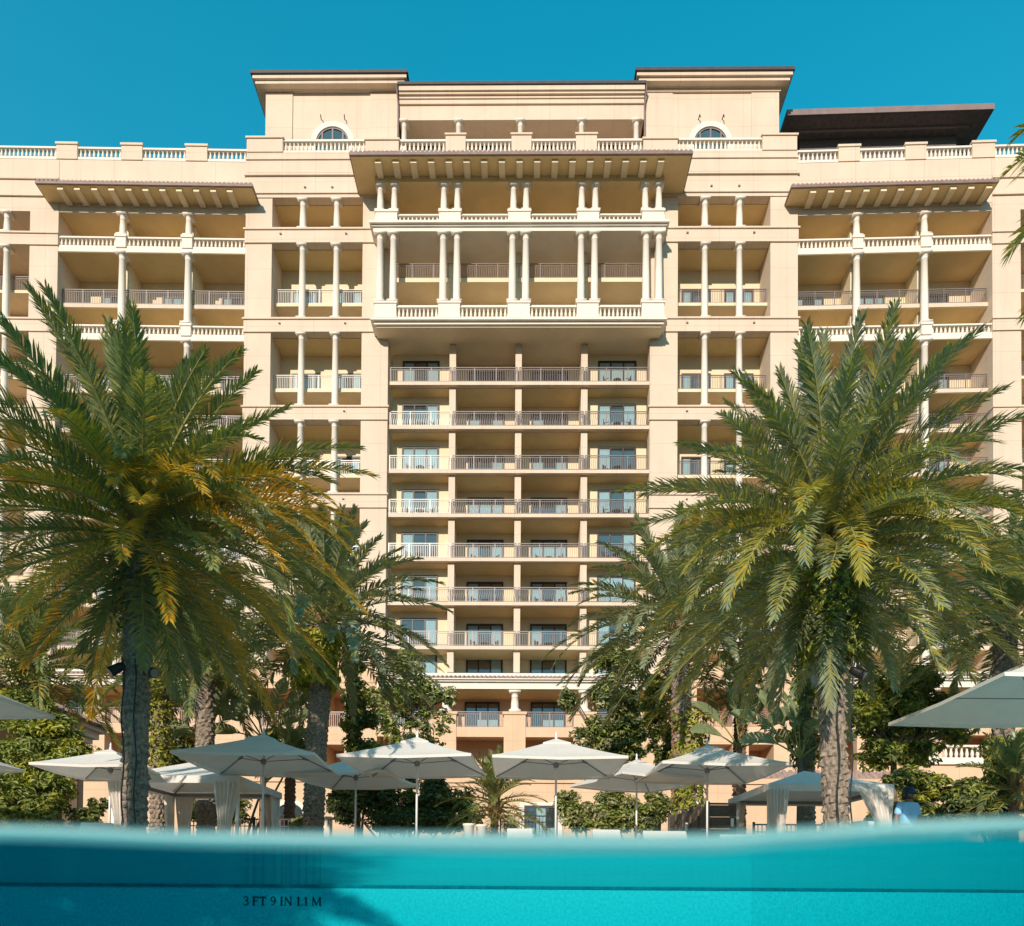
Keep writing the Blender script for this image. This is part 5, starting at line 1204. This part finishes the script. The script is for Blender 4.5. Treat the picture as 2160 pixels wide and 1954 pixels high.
for k, q in ((0, 3), (1, 0), (1, 3), (2, 0), (2, 3), (3, 0), (3, 3), (3, 2), (4, 0), (4, 1), (4, 2), (4, 3), (5, 1), (5, 2), (6, 1), (6, 2)):
    a, c = bays[q]; dd = .95 if q in (0, 3) else 1.5; uc = (FC.u(wx[q][0], 1050, -dd) + FC.u(wx[q][1], 1050, -dd)) / 2
    for j, du in enumerate((-.72, .72)):
        o = c0 if first[0] else c0.copy()
        if not first[0]: COL.objects.link(o)
        first[0] = False
        o.location = FC.mat @ Vector((uc + du, dd + .05, fz[k])); o.rotation_euler = (0, 0, R(-.6) + (R(60) if j == 0 else R(-60)) + random.uniform(-.3, .3))
        tag(o, '%s brown chair in the %s bay of the %s central balcony row' % (('left', 'right')[j], bn[q], ordn[k]), 'chair', 'brown chairs on the central balconies')
    o = t0_ if first[1] else t0_.copy()
    if not first[1]: COL.objects.link(o)
    first[1] = False
    o.location = FC.mat @ Vector((uc, dd, fz[k])); o.rotation_euler = (0, 0, 0); tag(o, 'round brown table in the %s bay of the %s central balcony row' % (bn[q], ordn[k]), 'table', 'round tables on the central balconies')

# ------------------------------------------------------------------ the person by the right cabana
def skinmesh(name, verts, edges, mat, parent, levels=1, root=0):
    me = bpy.data.meshes.new(name); me.from_pydata([v[:3] for v in verts], edges, []); o = bpy.data.objects.new(name, me); COL.objects.link(o)
    bpy.context.view_layer.objects.active = o
    sk = o.modifiers.new('s', 'SKIN'); 
    for i, v in enumerate(verts):
        r = v[3] if len(v) > 3 else .05; ry = v[4] if len(v) > 4 else r
        me.skin_vertices[0].data[i].radius = (r, ry); me.skin_vertices[0].data[i].use_root = (i == root)
    ss = o.modifiers.new('d', 'SUBSURF'); ss.levels = levels; ss.render_levels = levels
    dg = bpy.context.evaluated_depsgraph_get(); nm = bpy.data.meshes.new_from_object(o.evaluated_get(dg)); nm.name = name
    o.modifiers.clear(); o.data = nm; nm.materials.clear(); nm.materials.append(mat); nm.polygons.foreach_set('use_smooth', [True] * len(nm.polygons)); o.parent = parent
    return o
pp = at(1915, 1700, 14.2); per = thing('person', 'person in a sky-blue polo shirt and dark cap beside the right cabana', 'person', (pp.x, 14.2, DK - .01), R(12))
V = []; E = []
def J(x, y, z, r, frm=None, ry=None):
    V.append((x, y, z, r, ry or r)); i = len(V) - 1
    if frm is not None: E.append((frm, i))
    return i
pel = J(0, 0, .95, .15, None, .11); sp = J(0, 0, 1.12, .14, pel, .10); ch = J(0, .0, 1.32, .165, sp, .11); nb_ = J(0, .0, 1.46, .075, ch); nk = J(0, -.015, 1.53, .055, nb_); hd = J(0, -.035, 1.60, .078, nk); hm = J(0, -.03, 1.66, .088, hd, .095); ht = J(0, -.02, 1.715, .06, hm, .07)
def hand(w, d, side):
    d = Vector(d).normalized(); s = d.cross(Vector((0, 1, .2))).normalized(); w0 = Vector(V[w][:3]); pm_ = w0 + d * .05; pi = J(*pm_, .026, w, .016); pe = J(*(pm_ + d * .035), .03, pi, .015)
    for k in range(4):
        b0 = Vector(V[pe][:3]) + s * (k - 1.5) * .019 + d * .02; L = (.055, .065, .06, .045)[k]
        a = J(*b0, .009, pe); b_ = J(*(b0 + d * L * .5 + Vector((0, -.01, 0))), .0085, a); J(*(b0 + d * L + Vector((0, -.03, -.005))), .007, b_)
    b0 = pm_ + s * (-.036 if side > 0 else .036); a = J(*b0, .010, pi); J(*(b0 + d * .04 + s * (-.02 if side > 0 else .02) + Vector((0, -.015, 0))), .008, a)
# image-left arm hangs, image-right arm reaches out
sL = J(-.175, 0, 1.41, .062, ch); eL = J(-.255, .02, 1.14, .045, sL); wL = J(-.30, -.04, .90, .030, eL); hand(wL, (-.06, -.05, -1), -1)
sR = J(.175, 0, 1.41, .062, ch); eR = J(.245, -.02, 1.13, .045, sR); wR = J(.43, -.16, 1.02, .030, eR); hand(wR, (.85, -.45, -.25), 1)
for s_ in (-1, 1):
    hp_ = J(.095 * s_, 0, .87, .095, pel); kn = J(.105 * s_, -.02, .50, .062, hp_); an_ = J(.11 * s_, .02, .09, .042, kn); J(.115 * s_, -.12, .035, .04, an_, .03)
body = skinmesh('body', V, E, M['skin'], per, 2, pel)
def sub(name, pts, edges, mat): return skinmesh(name, pts, edges, mat, per, 2, 0)
sub('polo_shirt', [(0, 0, .93, .185, .135), (0, 0, 1.12, .17, .125), (0, 0, 1.32, .19, .132), (0, 0, 1.45, .10, .09), (0, -.01, 1.49, .075, .07), (-.18, 0, 1.41, .082, .082), (-.238, .015, 1.20, .072, .072), (.18, 0, 1.41, .082, .082), (.228, -.013, 1.20, .072, .072)], [(0,1),(1,2),(2,3),(3,4),(2,5),(5,6),(2,7),(7,8)], M['shirt'])
sub('trousers', [(0, 0, .93, .165, .125), (-.095, 0, .84, .112, .112), (-.105, -.02, .5, .085, .085), (-.11, .02, .10, .07, .07), (.095, 0, .84, .112, .112), (.105, -.02, .5, .085, .085), (.11, .02, .10, .07, .07)], [(0,1),(1,2),(2,3),(0,4),(4,5),(5,6)], M['navy'])
m = MB(); m.lathe(0, 0, [(.192, .955), (.196, .99), (.192, 1.0)], 20, cap=False); o = m.build('waist_pack_strap', M['white'], per); o.scale = (1, .76, 1)
m = MB(); m.lathe(0, 0, [(.118, 1.645), (.122, 1.68), (.112, 1.735), (.075, 1.778), (.0, 1.792)], 18, cap=False); o = m.build('cap', M['navy'], per, None, True, (0, -.025, 0))
m = MB()
for k in range(8):
    a0, a1 = math.pi * (1 + k / 8), math.pi * (1 + (k + 1) / 8); f = lambda a, r, z: (r * math.cos(a), -.02 + r * math.sin(a) * 1.25, z)
    m.add([f(a0, .11, 1.652), f(a1, .11, 1.652), f(a1, .165, 1.632), f(a0, .165, 1.632), f(a0, .11, 1.645), f(a1, .11, 1.645), f(a1, .165, 1.626), f(a0, .165, 1.626)], [(0,3,2,1),(4,5,6,7),(3,7,6,2)])
m.build('brim', M['navy'], o)
m = MB(); m.tube([(0, -.118, 1.625), (0, -.142, 1.59), (0, -.128, 1.58)], [.010, .016, .012], 8); m.build('nose', M['skin'], body, None, True)
for s_ in (-1, 1):
    m = MB(); m.lathe(s_ * .034, -.116, [(.002, 1.603), (.011, 1.609), (.011, 1.616), (.002, 1.621)], 8); m.build('eye', M['white'], body); m = MB(); m.lathe(s_ * .098, -.02, [(.006, 1.585), (.016, 1.605), (.018, 1.63), (.006, 1.642)], 8); m.build('ear', M['skin'], body, None, True)
m = MB(); m.tube([(-.028, -.120, 1.545), (0, -.127, 1.543), (.028, -.120, 1.545)], .006, 6); m.build('mouth', M['darkwood'], body)
m = MB(); m.lathe(0, 0, [(.098, 1.53), (.104, 1.58), (.108, 1.655)], 16, cap=False); o = m.build('hair', M['black'], per, None, True, (0, .012, 0))
for s_ in (-1, 1):
    m = MB(); m.box(s_*.113-.05, s_*.113+.05, -.19, .075, 0, .085); o = m.build('shoe', M['black'], per); bm = o.modifiers.new('b', 'BEVEL'); bm.width = .03; bm.segments = 3
